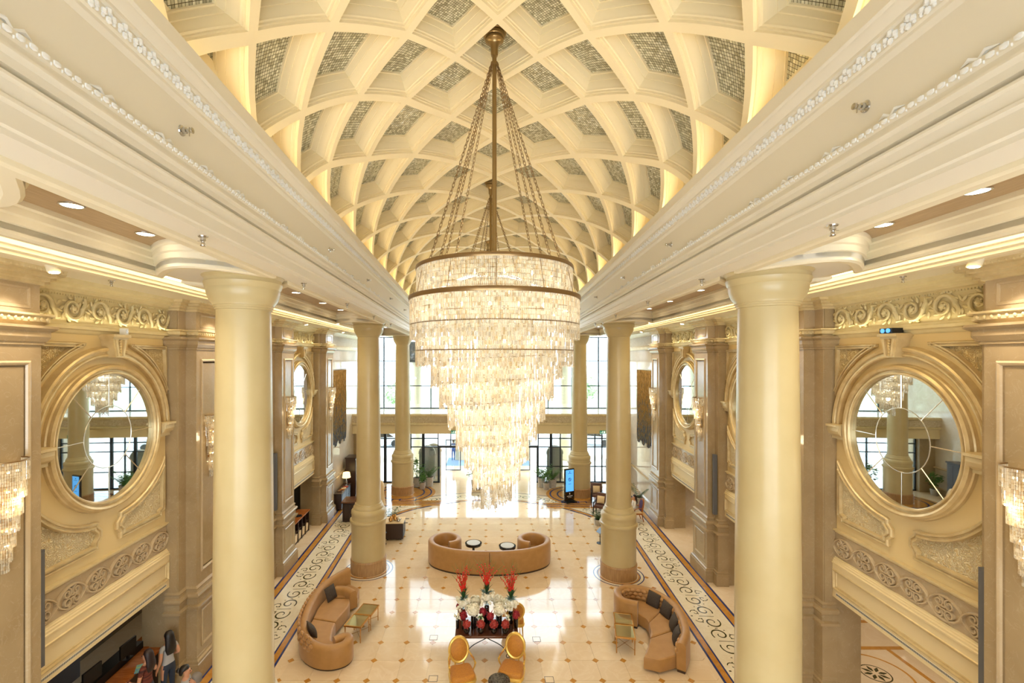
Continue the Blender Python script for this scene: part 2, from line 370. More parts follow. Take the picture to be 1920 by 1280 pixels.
def circle(r, n=48, cx=0, cy=0): return [(cx+r*math.cos(2*PI*i/n), cy+r*math.sin(2*PI*i/n)) for i in range(n)]
def spiral(cx, cy, r0, r1, a0, a1, n):
    return [(cx+(r0+(r1-r0)*i/n)*math.cos(math.radians(a0+(a1-a0)*i/n)), cy+(r0+(r1-r0)*i/n)*math.sin(math.radians(a0+(a1-a0)*i/n))) for i in range(n+1)]
def rect(u0, u1, v0, v1): return [(u0, v0), (u1, v0), (u1, v1), (u0, v1)]
def lerp_table(T, x):
    if x <= T[0][0]: return T[0][1] + (x-T[0][0])*(T[1][1]-T[0][1])/(T[1][0]-T[0][0])
    for (a, b), (c, d) in zip(T, T[1:]):
        if x <= c: return b+(d-b)*(x-a)/(c-a)
    (a, b), (c, d) = T[-2:]
    return d+(x-c)*(d-b)/(c-a)
# ------------------------------------------------------------------ large structure
S0, S1 = -4.0, 30.8                          # the hall along its axis
NW = 7.85                                     # wall plane
YEND = 33.7                                   # upper glazing
def run(mb, g, prof, s0, s1, closed=False, cap=True):
    """extrude a profile (n, z) along the hall on side g"""
    mb.rings([[W(g, n, s, z) for n, z in prof] for s in (s0, s1)], closed, False, cap and closed, cap and closed)
    return mb
SIDE = {-1: 'left', 1: 'right'}
ORD = ['nearest', 'second nearest', 'third nearest', 'farthest']
# --- floor: slab, separate marble tiles, inlay tiles, border strips, scrolls
fb = MB(); fb.box(-15, 15, -4, 40, -.25, -.012)
floor = struct('floor', fb, M['marble_floor'])
TX, TY, X0, Y0 = .777, .81, 1.477, 12.07
def tile_mesh():
    a, b, c, j = TX/2, TY/2, .097, .003
    pts = [(-a+c, -b+j), (a-c, -b+j), (a-j, -b+c), (a-j, b-c), (a-c, b-j), (-a+c, b-j), (-a+j, b-c), (-a+j, -b+c)]
    mb = MB(); mb.rings([[(x, y, -.011) for x, y in pts], [(x, y, 0) for x, y in pts]], True, False, False, True)
    return mesh_of('marble_tile', mb, M['marble_floor'], 0)
def inset_mesh():
    c = .094; mb = MB(); pts = [(0, -c), (c, 0), (0, c), (-c, 0)]
    mb.rings([[(x, y, -.011) for x, y in pts], [(x, y, .0005) for x, y in pts]], True, False, False, True)
    return mesh_of('inset_tile', mb, M['marble_gold'], 0)
tm, im = tile_mesh(), inset_mesh()
RC, YC = 6.55, 20.85                          # the great arc that closes the tiled field
def inner_n(s): return 5.36
for i in range(-13, 12):
    for j in range(-1, 20):
        x, y = X0+TX*(i+.5), Y0+TY*(j+.5)
        side = 5.36 + FL*y
        if abs(x-XC) > side-.15: continue
        if y > YC+math.sqrt(max(0, RC*RC-(x-XC)**2))-.1 if abs(x-XC) < RC else y > 23.9: continue
        link('marble_tile', tm, floor, (x, y, 0))
for i in range(-13, 12):
    for j in range(0, 20):
        x, y = X0+TX*i, Y0+TY*j
        if abs(x-XC) > 5.36+FL*y-.12: continue
        if y > YC+math.sqrt(max(0, RC*RC-(x-XC)**2))-.35 if abs(x-XC) < RC else y > 23.6: continue
        link('inset_tile', im, floor, (x, y, 0))
def strip(g, n0, n1, s0, s1, z, m):
    mb = MB(); mb.box(n0, n1, s0, s1, -.011, z, fn=lambda n, s, zz: W(g, n, s, zz))
    return obj('border_strip', mb, m, floor, smooth=0)
for g in (-1, 1):
    for n0, n1, m in ((5.36, 5.42, 'marble_blue'), (5.42, 5.58, 'marble_gold'), (5.58, 5.63, 'marble_blue'), (5.63, 6.80, 'marble_white'),
                      (6.80, 6.86, 'marble_blue'), (6.86, 7.08, 'marble_gold'), (7.08, 7.16, 'marble_blue')):
        strip(g, n0, n1, 8.0, 24.2 if n0 < 6.7 else 28.5, .001, M[m])
    mb = MB(); mb.box(7.165, 12.5, 4, 30.5, -.011, 0, fn=lambda n, s, zz: W(g, n, s, zz)); obj('aisle_paving', mb, M['marble_floor'], floor, smooth=0)
# scroll inlay of the white band
def ribbon(mb, path, wd, z0=-.005, z1=.0022):
    n = len(path); R = []
    for i in range(n):
        a = Vector(path[max(i-1, 0)]); b = Vector(path[min(i+1, n-1)]); d = (b-a).normalized(); q = Vector((-d.y, d.x))*wd[i]
        p = Vector(path[i]); R.append([(p.x-q.x, p.y-q.y, z0), (p.x+q.x, p.y+q.y, z0), (p.x+q.x, p.y+q.y, z1), (p.x-q.x, p.y-q.y, z1)])
    mb.rings(R, True, False, True, True)
def scroll_inlay():
    mb = MB(); K = 1.22
    for fl in (1, -1):
        p = spiral(.02, fl*.27, .05, .25, fl*40, fl*40+fl*-430, 26)
        ribbon(mb, p, [.010+.014*min(1, i/14)*(1 if i < 22 else .6) for i in range(len(p))])
        q = spiral(-.30, fl*.17, .03, .14, fl*200, fl*200+fl*330, 16)
        ribbon(mb, q, [.013]*len(q))
        for k in range(4):
            a = math.radians(fl*(-150-38*k)); c = (.02+.27*math.cos(a), fl*.27+.27*math.sin(a))
            ribbon(mb, [c, (c[0]+.05*math.cos(a+.8*fl), c[1]+.05*math.sin(a+.8*fl))], [.02, .004])
    ribbon(mb, [(-.25, 0), (.2, 0)], [.01, .01])
    ribbon(mb, [(-.50, 0), (-.44, 0)], [.02, .02])
    mb.v = [(x*1.05, y*K, z) for x, y, z in mb.v]
    return mesh_of('scroll_inlay', mb, M['marble_green'], 0)
sm = scroll_inlay()
for g in (-1, 1):
    for k in range(10):
        s = 11.3 + 1.33*k
        x, y, z = W(g, 6.22, s, 0)
        link('scroll_inlay', sm, floor, (x, y, .0), (0 if k % 2 else PI) - g*TH)
# great arc with its white scroll band
def ring_arc(r0, r1, a0, a1, m, z, cx=XC, cy=YC, n=40, name='border_arc'):
    P = arc(cx, cy, r1, a0, a1, n) + list(reversed(arc(cx, cy, r0, a0, a1, n)))
    mb = MB(); R = [[(*a, -.011), (*b, -.011), (*b, z), (*a, z)] for a, b in zip(arc(cx, cy, r0, a0, a1, n), arc(cx, cy, r1, a0, a1, n))]
    mb.rings(R, True, abs(a1-a0) >= 359.9 and False, True, True)
    return obj(name, mb, m, floor, smooth=0)
ring_arc(6.40, 6.50, 34, 146, M['marble_blue'], .0015); ring_arc(6.50, 6.68, 34, 146, M['marble_gold'], .0015); ring_arc(6.68, 6.74, 34, 146, M['marble_blue'], .0015)
ring_arc(6.74, 8.0, 34, 146, M['marble_white'], .001)
ring_arc(8.0, 8.08, 34, 146, M['marble_blue'], .0015)
for k in range(11):
    a = math.radians(40+10*k); link('scroll_inlay', sm, floor, (XC+7.38*math.cos(a), YC+7.38*math.sin(a), 0), a+(PI if k % 2 else 0))
mb = MB(); mb.box(-9.5, 10, 28.2, 36, -.012, -.001); obj('entrance_paving', mb, M['marble_floor'], floor, smooth=0)
COLS = [(g, s) for s in (7.72, 18.2, 28.6) for g in (-1, 1)]
for g, s in COLS:
    x, y, _ = W(g, 3.98, s, 0)
    for r0, r1, m in ((.74, .80, 'marble_gold'), (.80, .83, 'marble_blue'), (.83, .93, 'marble_white'), (.93, .97, 'marble_blue')):
        if s < 25: ring_arc(r0, r1, 0, 360, M[m], .002, x, y, 48, 'column_ring')
    if s > 25:
        for r0, r1, m, z in ((.74, 1.3, 'marble_gold', .002), (1.3, 1.4, 'marble_blue', .003), (1.4, 1.75, 'marble_gold', .002), (1.75, 1.85, 'marble_blue', .003), (1.85, 2.05, 'marble_gold', .002)):
            ring_arc(r0, r1, 0, 360, M[m], z, x, y, 48, 'column_ring')
        # key-pattern bands in front of the far columns
        for k, (v0, v1, m) in enumerate(((-2.5, -2.2, 'marble_gold'), (-2.2, -2.12, 'marble_blue'), (-2.12, -1.9, 'marble_gold'), (-1.9, -1.82, 'marble_blue'), (-1.82, -1.55, 'marble_gold'))):
            mb = MB(); mb.box(x-2.3, x+2.6, y+v0, y+v1, -.011, .004+.0004*k); obj('key_band', mb, M[m], floor, smooth=0)
        for du in (-.9, .5):
            mb = MB(); P = [(x+du-.45, y-1.25), (x+du-.45, y-1.62), (x+du+.6, y-1.62), (x+du+.6, y-1.25), (x+du+.5, y-1.25), (x+du+.5, y-1.53), (x+du-.35, y-1.53), (x+du-.35, y-1.25)]
            mb.rings([[(a, b, -.01) for a, b in P], [(a, b, .0062) for a, b in P]], True, False, False, True); obj('key_band', mb, M['marble_blue'], floor, smooth=0)
# medallion in the right-hand passage floor
mx, my = 10.45, 12.35
for r0, r1, m in ((.80, .86, 'marble_gold'), (.33, .36, 'marble_green')): ring_arc(r0, r1, 0, 360, M[m], .002, mx, my, 40, 'medallion_ring')
mb = MB()
for k in range(8): ribbon(mb, [(mx+.08*math.cos(k*PI/4), my+.08*math.sin(k*PI/4)), (mx+.18*math.cos(k*PI/4), my+.18*math.sin(k*PI/4)), (mx+.30*math.cos(k*PI/4), my+.30*math.sin(k*PI/4))], [.01, .05, .01])
obj('medallion_flower', mb, M['marble_green'], floor)
for x0, x1, y0, y1 in ((8.9, 12.2, 13.35, 13.5), (8.9, 12.2, 11.2, 11.35), (9.3, 9.42, 11.35, 13.35), (11.6, 11.72, 11.35, 13.35), (8.9, 12.2, 14.7, 14.85)):
    mb = MB(); mb.box(x0, x1, y0, y1, -.01, .002); obj('border_strip', mb, M['marble_gold'], floor, smooth=0)
# --- vault: a half-ellipse shell of diamond coffers
T_Y = [(-2, 1.4), (-1, 3.5), (0, 5.5), (1, 7.2), (2, 8.85), (3, 11.1), (4, 13.45), (5, 15.8), (6, 18.14)]
NEARQ = [(0, 0), (.5, 11.5), (1, 24.6), (1.5, 43), (2, 63), (2.5, 82), (3, 97)]
FARQ = [(0, 0), (.5, 15.4), (1, 32.4), (1.5, 50.8), (2, 67.5), (2.5, 83), (3, 97)]
def vault(p, q, d=0.0):
    """point of the vault for lattice coordinates p (along) and q (across), d = depth above the rib face"""
    t = min(1, max(0, (p-1.2)/1.4)); t = t*t*(3-2*t); aq = abs(q)
    ph = lerp_table(NEARQ, aq)*(1-t)+lerp_table(FARQ, aq)*t
    Y = lerp_table(T_Y, p); A = 3.04+FL*Y; B = 2.7; e = 0
    if ph > 82: ph = 82+(ph-82)*.3
    c, s = math.cos(math.radians(ph)), math.sin(math.radians(ph))
    n = Vector((s/A, c/B)).normalized()
    return (XC-.02+(1 if q >= 0 else -1)*(A*s+n.x*d), Y, EYE+2.6+B*c+n.y*d-e)
cb = MB(); R = []
for j in range(25):
    q = -3+6*j/24; R.append([vault(p, q, .62) for p in [k*.5-2.5 for k in range(30)]])
cb.rings(R, False)
ceiling = struct('ceiling', cb, M['vault'])
rib = MB()
LV = [(.055, 0), (.055, .05), (.072, .05), (.072, .085), (.087, .095), (.087, .12), (.092, .14), (.112, .235), (.112, .25), (.120, .25), (.132, .34), (.132, .355), (.146, .355), (.146, .40)]
NE = 4
def cell(pc, qc):
    def pt(a, b, d): return vault(pc+(a+b-1)*.5, qc+(a-b)*.5, d)
    def ring(f, d):
        E = [(f, f), (1-f, f), (1-f, 1-f), (f, 1-f)]
        return [pt(E[k][0]+(E[(k+1) % 4][0]-E[k][0])*i/NE, E[k][1]+(E[(k+1) % 4][1]-E[k][1])*i/NE, d) for k in range(4) for i in range(NE)]
    rib.rings([ring(0, 0), ring(.055, 0)], True)
    cen = Vector(pt(.5, .5, 0)); mb = MB(); mb.rings([[Vector(v)-cen for v in ring(f, d)] for f, d in LV], True)
    o = obj('coffer', mb, M['vault'], ceiling, tuple(cen), smooth=30)
    pb = MB(); pb.uv = []; f = .144; n = 5
    for i in range(n+1):
        for j in range(n+1):
            a, b = f+(1-2*f)*i/n, f+(1-2*f)*j/n
            pb.v.append(Vector(pt(a, b, .39))-cen); pb.uv.append((a*1.45, b*1.45))
    for i in range(n):
        for j in range(n): pb.f.append((i*(n+1)+j, (i+1)*(n+1)+j, (i+1)*(n+1)+j+1, i*(n+1)+j+1))
    obj('mosaic_panel', pb, M['mosaic'], o)
for i in range(-1, 11):
    for k in range(-2, 3): cell(i+.5, k)
    for k in (-2.5, -1.5, -.5, .5, 1.5, 2.5): cell(i, k)
obj('rib_lattice', rib, M['vault'], ceiling, smooth=20)
# end lunette of the vault
mb = MB(); P = [(XC+(2.94+FL*30)*math.cos(a), EYE+2.6+2.9*math.sin(a)) for a in [PI*i/24 for i in range(25)]]
mb.prism(P, 31.0, 31.3); struct('trim_1', mb, M['white_plaster'])
# --- entablature over the columns
FA = [(3.25, 9.88), (3.03, 9.88), (3.03, 9.92), (3.0, 9.93), (3.0, 10.06), (2.965, 10.075), (2.965, 10.10), (2.985, 10.11), (2.965, 10.19), (2.93, 10.20), (2.93, 10.22), (3.0, 10.235), (3.0, 10.26), (2.95, 10.27), (2.95, 10.33), (2.905, 10.35), (2.905, 10.37),
      (2.94, 10.38), (2.94, 10.43), (2.93, 10.45), (2.93, 10.50), (2.96, 10.515), (3.0, 10.53), (2.99, 11.0), (2.955, 11.04), (2.955, 11.07), (2.93, 11.08), (2.93, 11.19), (2.90, 11.20), (2.90, 11.23), (2.87, 11.25), (2.84, 11.29), (2.835, 11.31),
      (2.80, 11.32), (2.80, 11.48), (2.93, 11.48), (2.95, 11.3), (3.25, 11.3)]
names = {-1: 'trim_2', 1: 'trim_3'}
ENT = {}
for g in (-1, 1):
    mb = MB(); run(mb, g, FA, S0, S1+.2, True)
    ENT[g] = struct(names[g], mb, M['white_plaster'], 25)
    # leaf band, bead band and ribbon ties, each a relief strip of countless motifs
    lb = MB(); s = 0.6
    k = 0
    while s < 29:
        c = Vector(W(g, 2.925, s, 11.135)); nn = g
        for dz, ds, r in ((.034, 0, .034), (-.032, .0, .030), (.004, .048, .030), (.004, -.048, .030), (-.03, .055, .018), (-.03, -.055, .018)):
            p = W(g, 2.925, s+ds, 11.135+dz); lb.ball(p, r, 6, 3, (.75, 1, 1))
        s += .17 if s < 12 else .22
    o = obj('leaf_band', lb, M['leaf_white'], ENT[g]); o['kind'] = 'stuff'
    bb = MB(); s = 1.0
    while s < 26:
        bb.ball(W(g, 2.925, s, 10.475), .024, 6, 3, (.6, 1.35, 1))
        bb.ball(W(g, 2.935, s+.045, 10.455), .014, 4, 3)
        s += .085 if s < 9 else .13
    o = obj('bead_band', bb, M['leaf_white'], ENT[g]); o['kind'] = 'stuff'
    for k in range(18):
        s = 2.6+.72*k; tb = MB()
        for sg in (-1, 1):
            tb.tube([W(g, 2.965, s, 10.51), W(g, 2.955, s+sg*.06, 10.545), W(g, 2.965, s+sg*.13, 10.53)], [.014, .018, .005], 5)
        obj('ribbon_tie', tb, M['leaf_white'], ENT[g])
    # vertical back of the entablature, closing the attic
    mb = MB(); run(mb, g, [(3.25, 9.9), (3.25, 14.6), (3.5, 14.6), (3.5, 9.9)], S0, S1, True); obj('attic_back', mb, M['vault'], ENT[g])
# --- aisle ceilings with coffers
COFF = [(3.22, 7.1), (8.45, 17.5), (18.95, 27.9)]
names = {-1: 'trim_4', 1: 'trim_5'}
AISLE = {}
for g in (-1, 1):
    def cofpath(a, b):
        P = [(3.5, a), (5.1, a)]
        n = 10
        top = [(5.1-(1.6)*i/n, b-.62*math.sin(PI*i/n)) for i in range(n+1)]
        bot = [(3.5+(1.6)*i/n, a+.62*math.sin(PI*i/n)) for i in range(n+1)]
        return bot+top
    f = lambda u, v, d: W(g, u, v, d)
    mb = MB()
    # flat soffit between coffers (one polygon per gap) and the inner strip
    mb.box(3.25, 3.5, S0, S1, 9.881, 9.98, fn=lambda n, s, z: W(g, n, s, z))
    edges = [S0]+[e for c in COFF for e in c]+[S1]
    for i in range(0, len(edges), 2):
        a, b = edges[i], edges[i+1]; n = 10
        P = []
        P += [(3.5+1.6*k/n, a-(.62*math.sin(PI*k/n) if i > 0 else 0)) for k in range(n+1)]
        P += [(5.1-1.6*k/n, b+(.62*math.sin(PI*k/n) if i+1 < len(edges)-1 else 0)) for k in range(n+1)]
        mb.prism(P, 9.88, 10.3, fn=f)
    AISLE[g] = struct(names[g], mb, M['white_plaster'], 25)
    for a, b in COFF:
        P = cofpath(a, b)
        cm = MB(); cm.sweep(P, [(.16, 9.885), (.16, 9.84), (.13, 9.82), (.03, 9.815), (.0, 9.84), (0, 9.95), (-.03, 9.96), (-.03, 10.04), (-.06, 10.06), (-.06, 10.14), (-.09, 10.16), (-.09, 10.24)], True, fn=f)
        obj('coffer_moulding', cm, M['cream_plaster'], AISLE[g], smooth=25)
        pm = MB(); pm.prism(P, 10.22, 10.33, fn=f); obj('wood_panel', pm, M['wood_coffer'], AISLE[g], smooth=0)
    cm = MB()
    run(cm, g, [(5.1, 9.88), (5.22, 9.88), (5.22, 9.93), (5.3, 9.95), (5.3, 9.99), (5.4, 10.0), (5.4, 10.04), (5.5, 10.05), (5.5, 10.07), (5.62, 10.08), (5.62, 10.1), (5.84, 10.11), (5.84, 10.2), (6.3, 10.2), (6.3, 10.3), (5.1, 10.3)], S0, S1, True)
    run(cm, g, [(6.27, 10.13), (6.30, 10.12), (6.31, 10.04), (6.36, 10.03), (6.36, 9.98), (6.42, 9.97), (6.42, 9.92), (6.52, 9.91), (6.55, 9.96), (6.9, 9.98), (8.6, 9.98), (8.6, 10.3), (6.27, 10.3)], S0, S1, True)
    obj('stepped_cornice', cm, M['cream_plaster'], AISLE[g], smooth=25)
    lm = MB(); lm.box(5.86, 6.26, S0, S1-.5, 10.12, 10.135, fn=lambda n, s, z: W(g, n, s, z)); obj('cove_glow_panel', lm, M['strip'], AISLE[g], smooth=0)  # glowing panel in place of the cove ceiling lit by hidden lamps
# roof slab over everything
mb = MB(); mb.box(-13.5, 14, S0, YEND+.4, 14.6, 14.8); struct('trim_6', mb, M['white_plaster'])
for g, nm in ((-1, 'trim_7'), (1, 'trim_8')):
    mb = MB(); run(mb, g, [(3.5, 10.3), (12.6, 10.3), (12.6, 14.6), (12.5, 14.6), (12.5, 10.4), (3.5, 10.4)], S0, S1+2.6, True); struct(nm, mb, M['white_plaster'])
# --- columns: shaft, capital, pedestal, foot
def column():
    t = link('column', None)
    b = MB(); b.lathe([(.475, 3.0), (.475, 4.5), (.46, 6.5), (.43, 9.2), (.425, 9.33)], 40, cap=False)
    obj('shaft', b, M['column_paint'], t, smooth=50)
    b = MB(); b.lathe([(.425, 9.30), (.45, 9.31), (.45, 9.335), (.465, 9.345), (.465, 9.37), (.48, 9.38), (.485, 9.41), (.53, 9.47), (.565, 9.56), (.575, 9.62), (.575, 9.66), (.60, 9.70), (.615, 9.76), (.60, 9.79), (.60, 9.83), (.64, 9.87), (.64, 9.9), (.3, 9.9)], 48, cap=False)
    obj('capital', b, M['column_paint'], t, smooth=30)
    b = MB(); b.lathe([(.665, .52), (.67, 1.9), (.68, 1.96), (.72, 1.98), (.735, 2.03), (.72, 2.08), (.66, 2.1), (.66, 2.22), (.655, 2.26), (.68, 2.32), (.67, 2.42), (.62, 2.48), (.59, 2.5), (.59, 2.56), (.57, 2.6), (.55, 2.62), (.53, 2.7), (.49, 2.72), (.475, 3.0)], 48, cap=False)
    obj('pedestal', b, M['column_paint'], t, smooth=35)
    b = MB(); b.lathe([(.70, .0), (.70, .06), (.695, .42), (.70, .44), (.71, .48), (.69, .53), (.6, .54)], 48, cap=False)
    obj('foot_ring', b, M['column_foot'], t, smooth=35)
    return t
col0 = column(); cl = ['first', 'second', 'third']
for k, (g, s) in enumerate(COLS):
    x, y, _ = W(g, 3.98, s, 0)
    lab = ['tall cream column nearest the camera on the left, cut by the frame bottom', 'tall cream column nearest the camera on the right, cut by the frame bottom',
           'cream column on the left behind the tufted sofa with two mirrored tables', 'cream column on the right behind the sofa with four cushions',
           'far cream column left of the entrance, beside three potted plants', 'far cream column right of the entrance, behind the lit display stand'][k]
    if k == 0: o = col0; o.location = (x, y, .002); tag(o, lab, 'column', 'round columns of the hall')
    else: o = dup(col0, (x, y, .002), 0, lab)
# ------------------------------------------------------------------ side walls: three bays with round mirrors between marble pilasters
# local frame of a wall piece: x along the wall, y out of the wall into the hall, z up
PIL = [6.78, 12.53, 18.28, 24.03]; BAY = [9.655, 15.405, 21.155]
def wall_tf(g, s):
    return W(g, NW, s, 0), (PI/2-TH if g > 0 else -PI/2+TH)
WALL = {}
for g in (-1, 1):
    mb = MB()
    L = lambda n, s, z: W(g, n, s, z)
    for i in range(3): mb.box(NW, NW+.35, PIL[i]+.9, PIL[i+1]-.9, 2.62, 10.0, fn=L)
    for p in PIL: mb.box(NW-.30, NW+.6, p-.95, p+.95, 0, 10.0, fn=L)      # pier behind each pilaster
    o = struct('wall_left' if g < 0 else 'wall_right', mb, [M['wall_gold'], M['marble_brown']], 0)
    o.data.polygons.foreach_set('material_index', [0]*18+[1]*24)
    WALL[g] = o
    mb = MB(); mb.box(NW-.3, NW+.6, S0, PIL[0]-.95, 0, 10.0, fn=L); obj('near_wall', mb, M['marble_brown'], o, smooth=0)
    # tall polished marble end of the side wall
    mb = MB(); mb.box(NW-.30, NW+.3, PIL[3]+.95, S1+3.2, 0, 8.95, fn=L); obj('polished_slab', mb, M['marble_wall'], o, smooth=0)
def part_set():
    """meshes of one bay, built once and shared by the six bays"""
    P = {}
    F = lambda u, v, d: (u, d, v)
    CZ = 6.8
    P['arch_moulding'] = (MB(), M['gilt'], 30)
    prof = [(0, 0), (0, .10), (.025, .12), (.055, .12), (.07, .09), (.10, .09), (.115, .13), (.16, .15), (.19, .13), (.20, .08), (.215, 0)]
    P['arch_moulding'][0].sweep(arc(0, CZ, 1.72, 180, 0, 40), [(-o, d) for o, d in prof], False, F)
    b = MB()
    b.prism([(-.11, 8.50), (.11, 8.50), (.2, 8.93), (-.2, 8.93)], .0, .26, F); b.prism([(-.25, 8.93), (.25, 8.93), (.25, 8.99), (-.25, 8.99)], 0, .33, F)
    b.prism([(-.22, 8.89), (.22, 8.89), (.22, 8.93), (-.22, 8.93)], 0, .29, F)
    for u in (-.075, .075): b.prism([(u-.022, 8.53), (u+.022, 8.53), (u*1.7+.03, 8.88), (u*1.7-.03, 8.88)], .26, .30, F)
    for k in range(6): b.ball((0, .27, 8.55+.06*k), .022+.002*k, 6, 4)
    P['keystone'] = (b, M['gilt'], 30)
    # spandrel and lower relief panels: curved-edge frames with a filigree field
    frame = [(0, 0), (0, .05), (-.02, .075), (-.05, .075), (-.06, .05), (-.085, .05), (-.10, .085), (-.13, .085), (-.145, .03), (-.145, .0)]
    for g in (-1, 1):
        R = 2.03
        sp = [(g*1.90, 8.80), (g*.62, 8.80)] + [(g*(R*math.cos(math.radians(a))), CZ+R*math.sin(math.radians(a))) for a in [72, 66, 60, 54, 48, 42, 36, 30, 24]] + [(g*1.90, 7.55)]
        sp = [p for p in sp if abs(p[0]) <= 1.901]
        key = 'spandrel_frame' if g < 0 else 'spandrel_frame#'
        b = MB(); b.sweep(sp, [(o*.7, d) for o, d in frame], True, F); P[key] = (b, M['gilt'], 30)
        b = MB(); b.poly([(u, .012, v) for u, v in sp]); P[('spandrel_panel' if g < 0 else 'spandrel_panel#')] = (b, M['filigree_gilt'], 0)
        th = [203.5+54.5*i/9 for i in range(10)]
        arcp = [((2.0-.25*i/9)*math.cos(math.radians(a)), CZ+(2.0-.25*i/9)*math.sin(math.radians(a))) for i, a in enumerate(th)]
        lp = [(-1.84, 4.62)] + arcp + [(-.30, 5.06), (-.30, 4.98), (-.20, 4.88), (-.20, 4.72), (-.30, 4.62), (-.30, 4.48), (-1.72, 4.48), (-1.72, 4.58)]
        lp = [(u*-g, v) for u, v in lp]
        b = MB(); b.sweep(lp, frame, True, F); P['relief_frame' + ('' if g < 0 else '#')] = (b, M['gilt'], 30)
        b = MB(); b.poly([(u, .012, v) for u, v in lp]); P['relief_panel' + ('' if g < 0 else '#')] = (b, M['filigree'], 0)
    # ledge under the panels
    b = MB()
    LG = [(.0, 4.28), (.10, 4.27), (.10, 4.24), (.05, 4.22), (.04, 4.18), (.0, 4.17)]
    b.rings([[(u, d, z) for d, z in LG] for u in (-1.95, 1.95)], False); b.poly([(-1.95, d, z) for d, z in LG]); b.poly([(1.95, d, z) for d, z in LG])
    P['ledge'] = (b, M['gilt_pale'], 25)
    # strapwork frieze: ground plus interlaced straps
    b = MB(); b.box(-1.95, 1.95, 0, .03, 3.58, 4.17); P['strapwork_ground'] = (b, M['marble_pink'], 0)
    b = MB()
    def strap(path, w=.0215, d0=.03, d1=.09):
        n = len(path); R = []
        for i in range(n):
            a = Vector(path[max(i-1, 0)]); c = Vector(path[min(i+1, n-1)]); t = (c-a).normalized(); q = Vector((-t.y, t.x))
            p = Vector(path[i]); o1, o2 = q*w, q*w*.55
            R.append([(p.x-o1.x, d0-.01, p.y-o1.y), (p.x-o1.x, d1-.02, p.y-o1.y), (p.x-o2.x, d1, p.y-o2.y), (p.x+o2.x, d1, p.y+o2.y), (p.x+o1.x, d1-.02, p.y+o1.y), (p.x+o1.x, d0-.01, p.y+o1.y)])
        b.rings(R, True, False, True, True)
    U = .65; ZC = 3.875
    wave = lambda u, ph: ZC + .215*math.copysign(abs(math.sin(PI*u/U+ph))**.62, math.sin(PI*u/U+ph))
    for ph, d in ((0, .092), (PI, .078)):
        strap([(-1.95+3.9*i/130, wave(3.9*i/130, ph)) for i in range(131)], d1=d)
    for k in range(6):
        uc = -1.95+U*(k+.5)
        for fl in (1, -1):
            for sd in (1, -1):
                q = spiral(0, 0, .10, .030, 80, 80-480, 13)
                strap([(uc+sd*(.105-u), ZC+fl*(.10+v-.01)) for u, v in q], .019, d1=.085)
            strap([(uc-.05, ZC+fl*.035), (uc, ZC+fl*.02), (uc+.05, ZC+fl*.035)], .016)
        strap([(uc-U*.5-.035, ZC), (uc-U*.5+.035, ZC)], .03)
    P['strapwork'] = (b, M['marble_pink'], 35)
    # stepped mouldings and the lift-up screen housing
    b = MB(); MO = [(.0, 3.60), (.05, 3.60), (.05, 3.565), (.075, 3.55), (.075, 3.525), (.10, 3.51), (.10, 3.475), (.125, 3.46), (.125, 3.435), (.09, 3.425), (.06, 3.42), (.06, 2.60), (-.12, 2.60)]
    b.rings([[(u, d, z) for d, z in MO] for u in (-2.05, 2.05)], False); b.poly([(-2.05, d, z) for d, z in MO]); b.poly([(2.05, d, z) for d, z in MO])
    P['valance'] = (b, M['wall_cream'], 25)
    b = MB(); b.sweep(rect(-1.91, 1.91, 2.80, 3.28), [(.02, .10), (.0, .125), (-.025, .125), (-.04, .08), (-.07, .08), (-.08, .055)], True, F); P['valance_frame'] = (b, M['gilt'], 25)
    b = MB(); b.sweep(rect(-2.05, 2.05, 2.60, 3.42), [(0, .05), (0, .105), (-.10, .105), (-.135, .105), (-.135, .05)], True, F); P['valance_border'] = (b, M['wall_cream'], 0)
    b = MB(); b.box(-2.0, 2.0, .05, .105, 2.70, 2.81); P['valance_rail'] = (b, M['wall_cream'], 0)
    b = MB(); b.box(-1.8, 1.8, .10, .111, 2.68, 2.74)
    P['air_grille'] = (b, M['white_plaster'], 0)
    b = MB()
    for k in range(150): b.box(-1.78+.0238*k, -1.768+.0238*k, .1105, .1135, 2.69, 2.73)
    P['grille_slots'] = (b, M['dark_metal'], 0)
    # acanthus frieze
    b = MB(); b.box(-1.98, 1.98, 0, .05, 9.17, 9.72); P['frieze_ground'] = (b, M['frieze'], 0)
    b = MB(); U = .66
    for k in range(6):
        u0 = -1.98+U*(k+.5); fl = 1 if k % 2 else -1
        sp = [(u0+fl*0+x, 9.445+fl*y) for x, y in spiral(0, 0, .23, .035, 185, 185-560, 26)]
        b.tube([(u, .085+.03*i/26, v) for i, (u, v) in enumerate(sp)], [.042-.026*i/26 for i in range(27)], 6)
        b.tube([(u0-U*.62, .07, 9.445-fl*.19), (u0-U*.45, .09, 9.445-fl*.2), (u0-.3, .09, 9.445-fl*.12), (u0-.235, .085, 9.445)], [.012, .03, .036, .04], 6)
        b.ball((u0, .11, 9.445), .055, 7, 4)
        for j in range(5): b.ball((u0+.06*math.cos(j*1.257), .11, 9.445+.06*math.sin(j*1.257)), .028, 5, 3)
        for j in range(9):
            a = math.radians(150-j*38); rr = .245 - .006*j
            c = (u0+rr*math.cos(a), .075, 9.445+fl*rr*math.sin(a)); t = fl*(a+.7)
            b.ball(c, .055, 6, 4, (1.25, .5, .5), Matrix.Rotation(-t, 3, 'Y'))
        for j in range(4):
            a = math.radians(60+j*70); c = (u0+U*.5+.07*math.cos(a), .07, 9.445+.13*math.sin(a)); b.ball(c, .06, 6, 4, (1.3, .4, .45), Matrix.Rotation(-a, 3, 'Y'))
    P['acanthus_scroll'] = (b, M['frieze'], 60)
    b = MB()
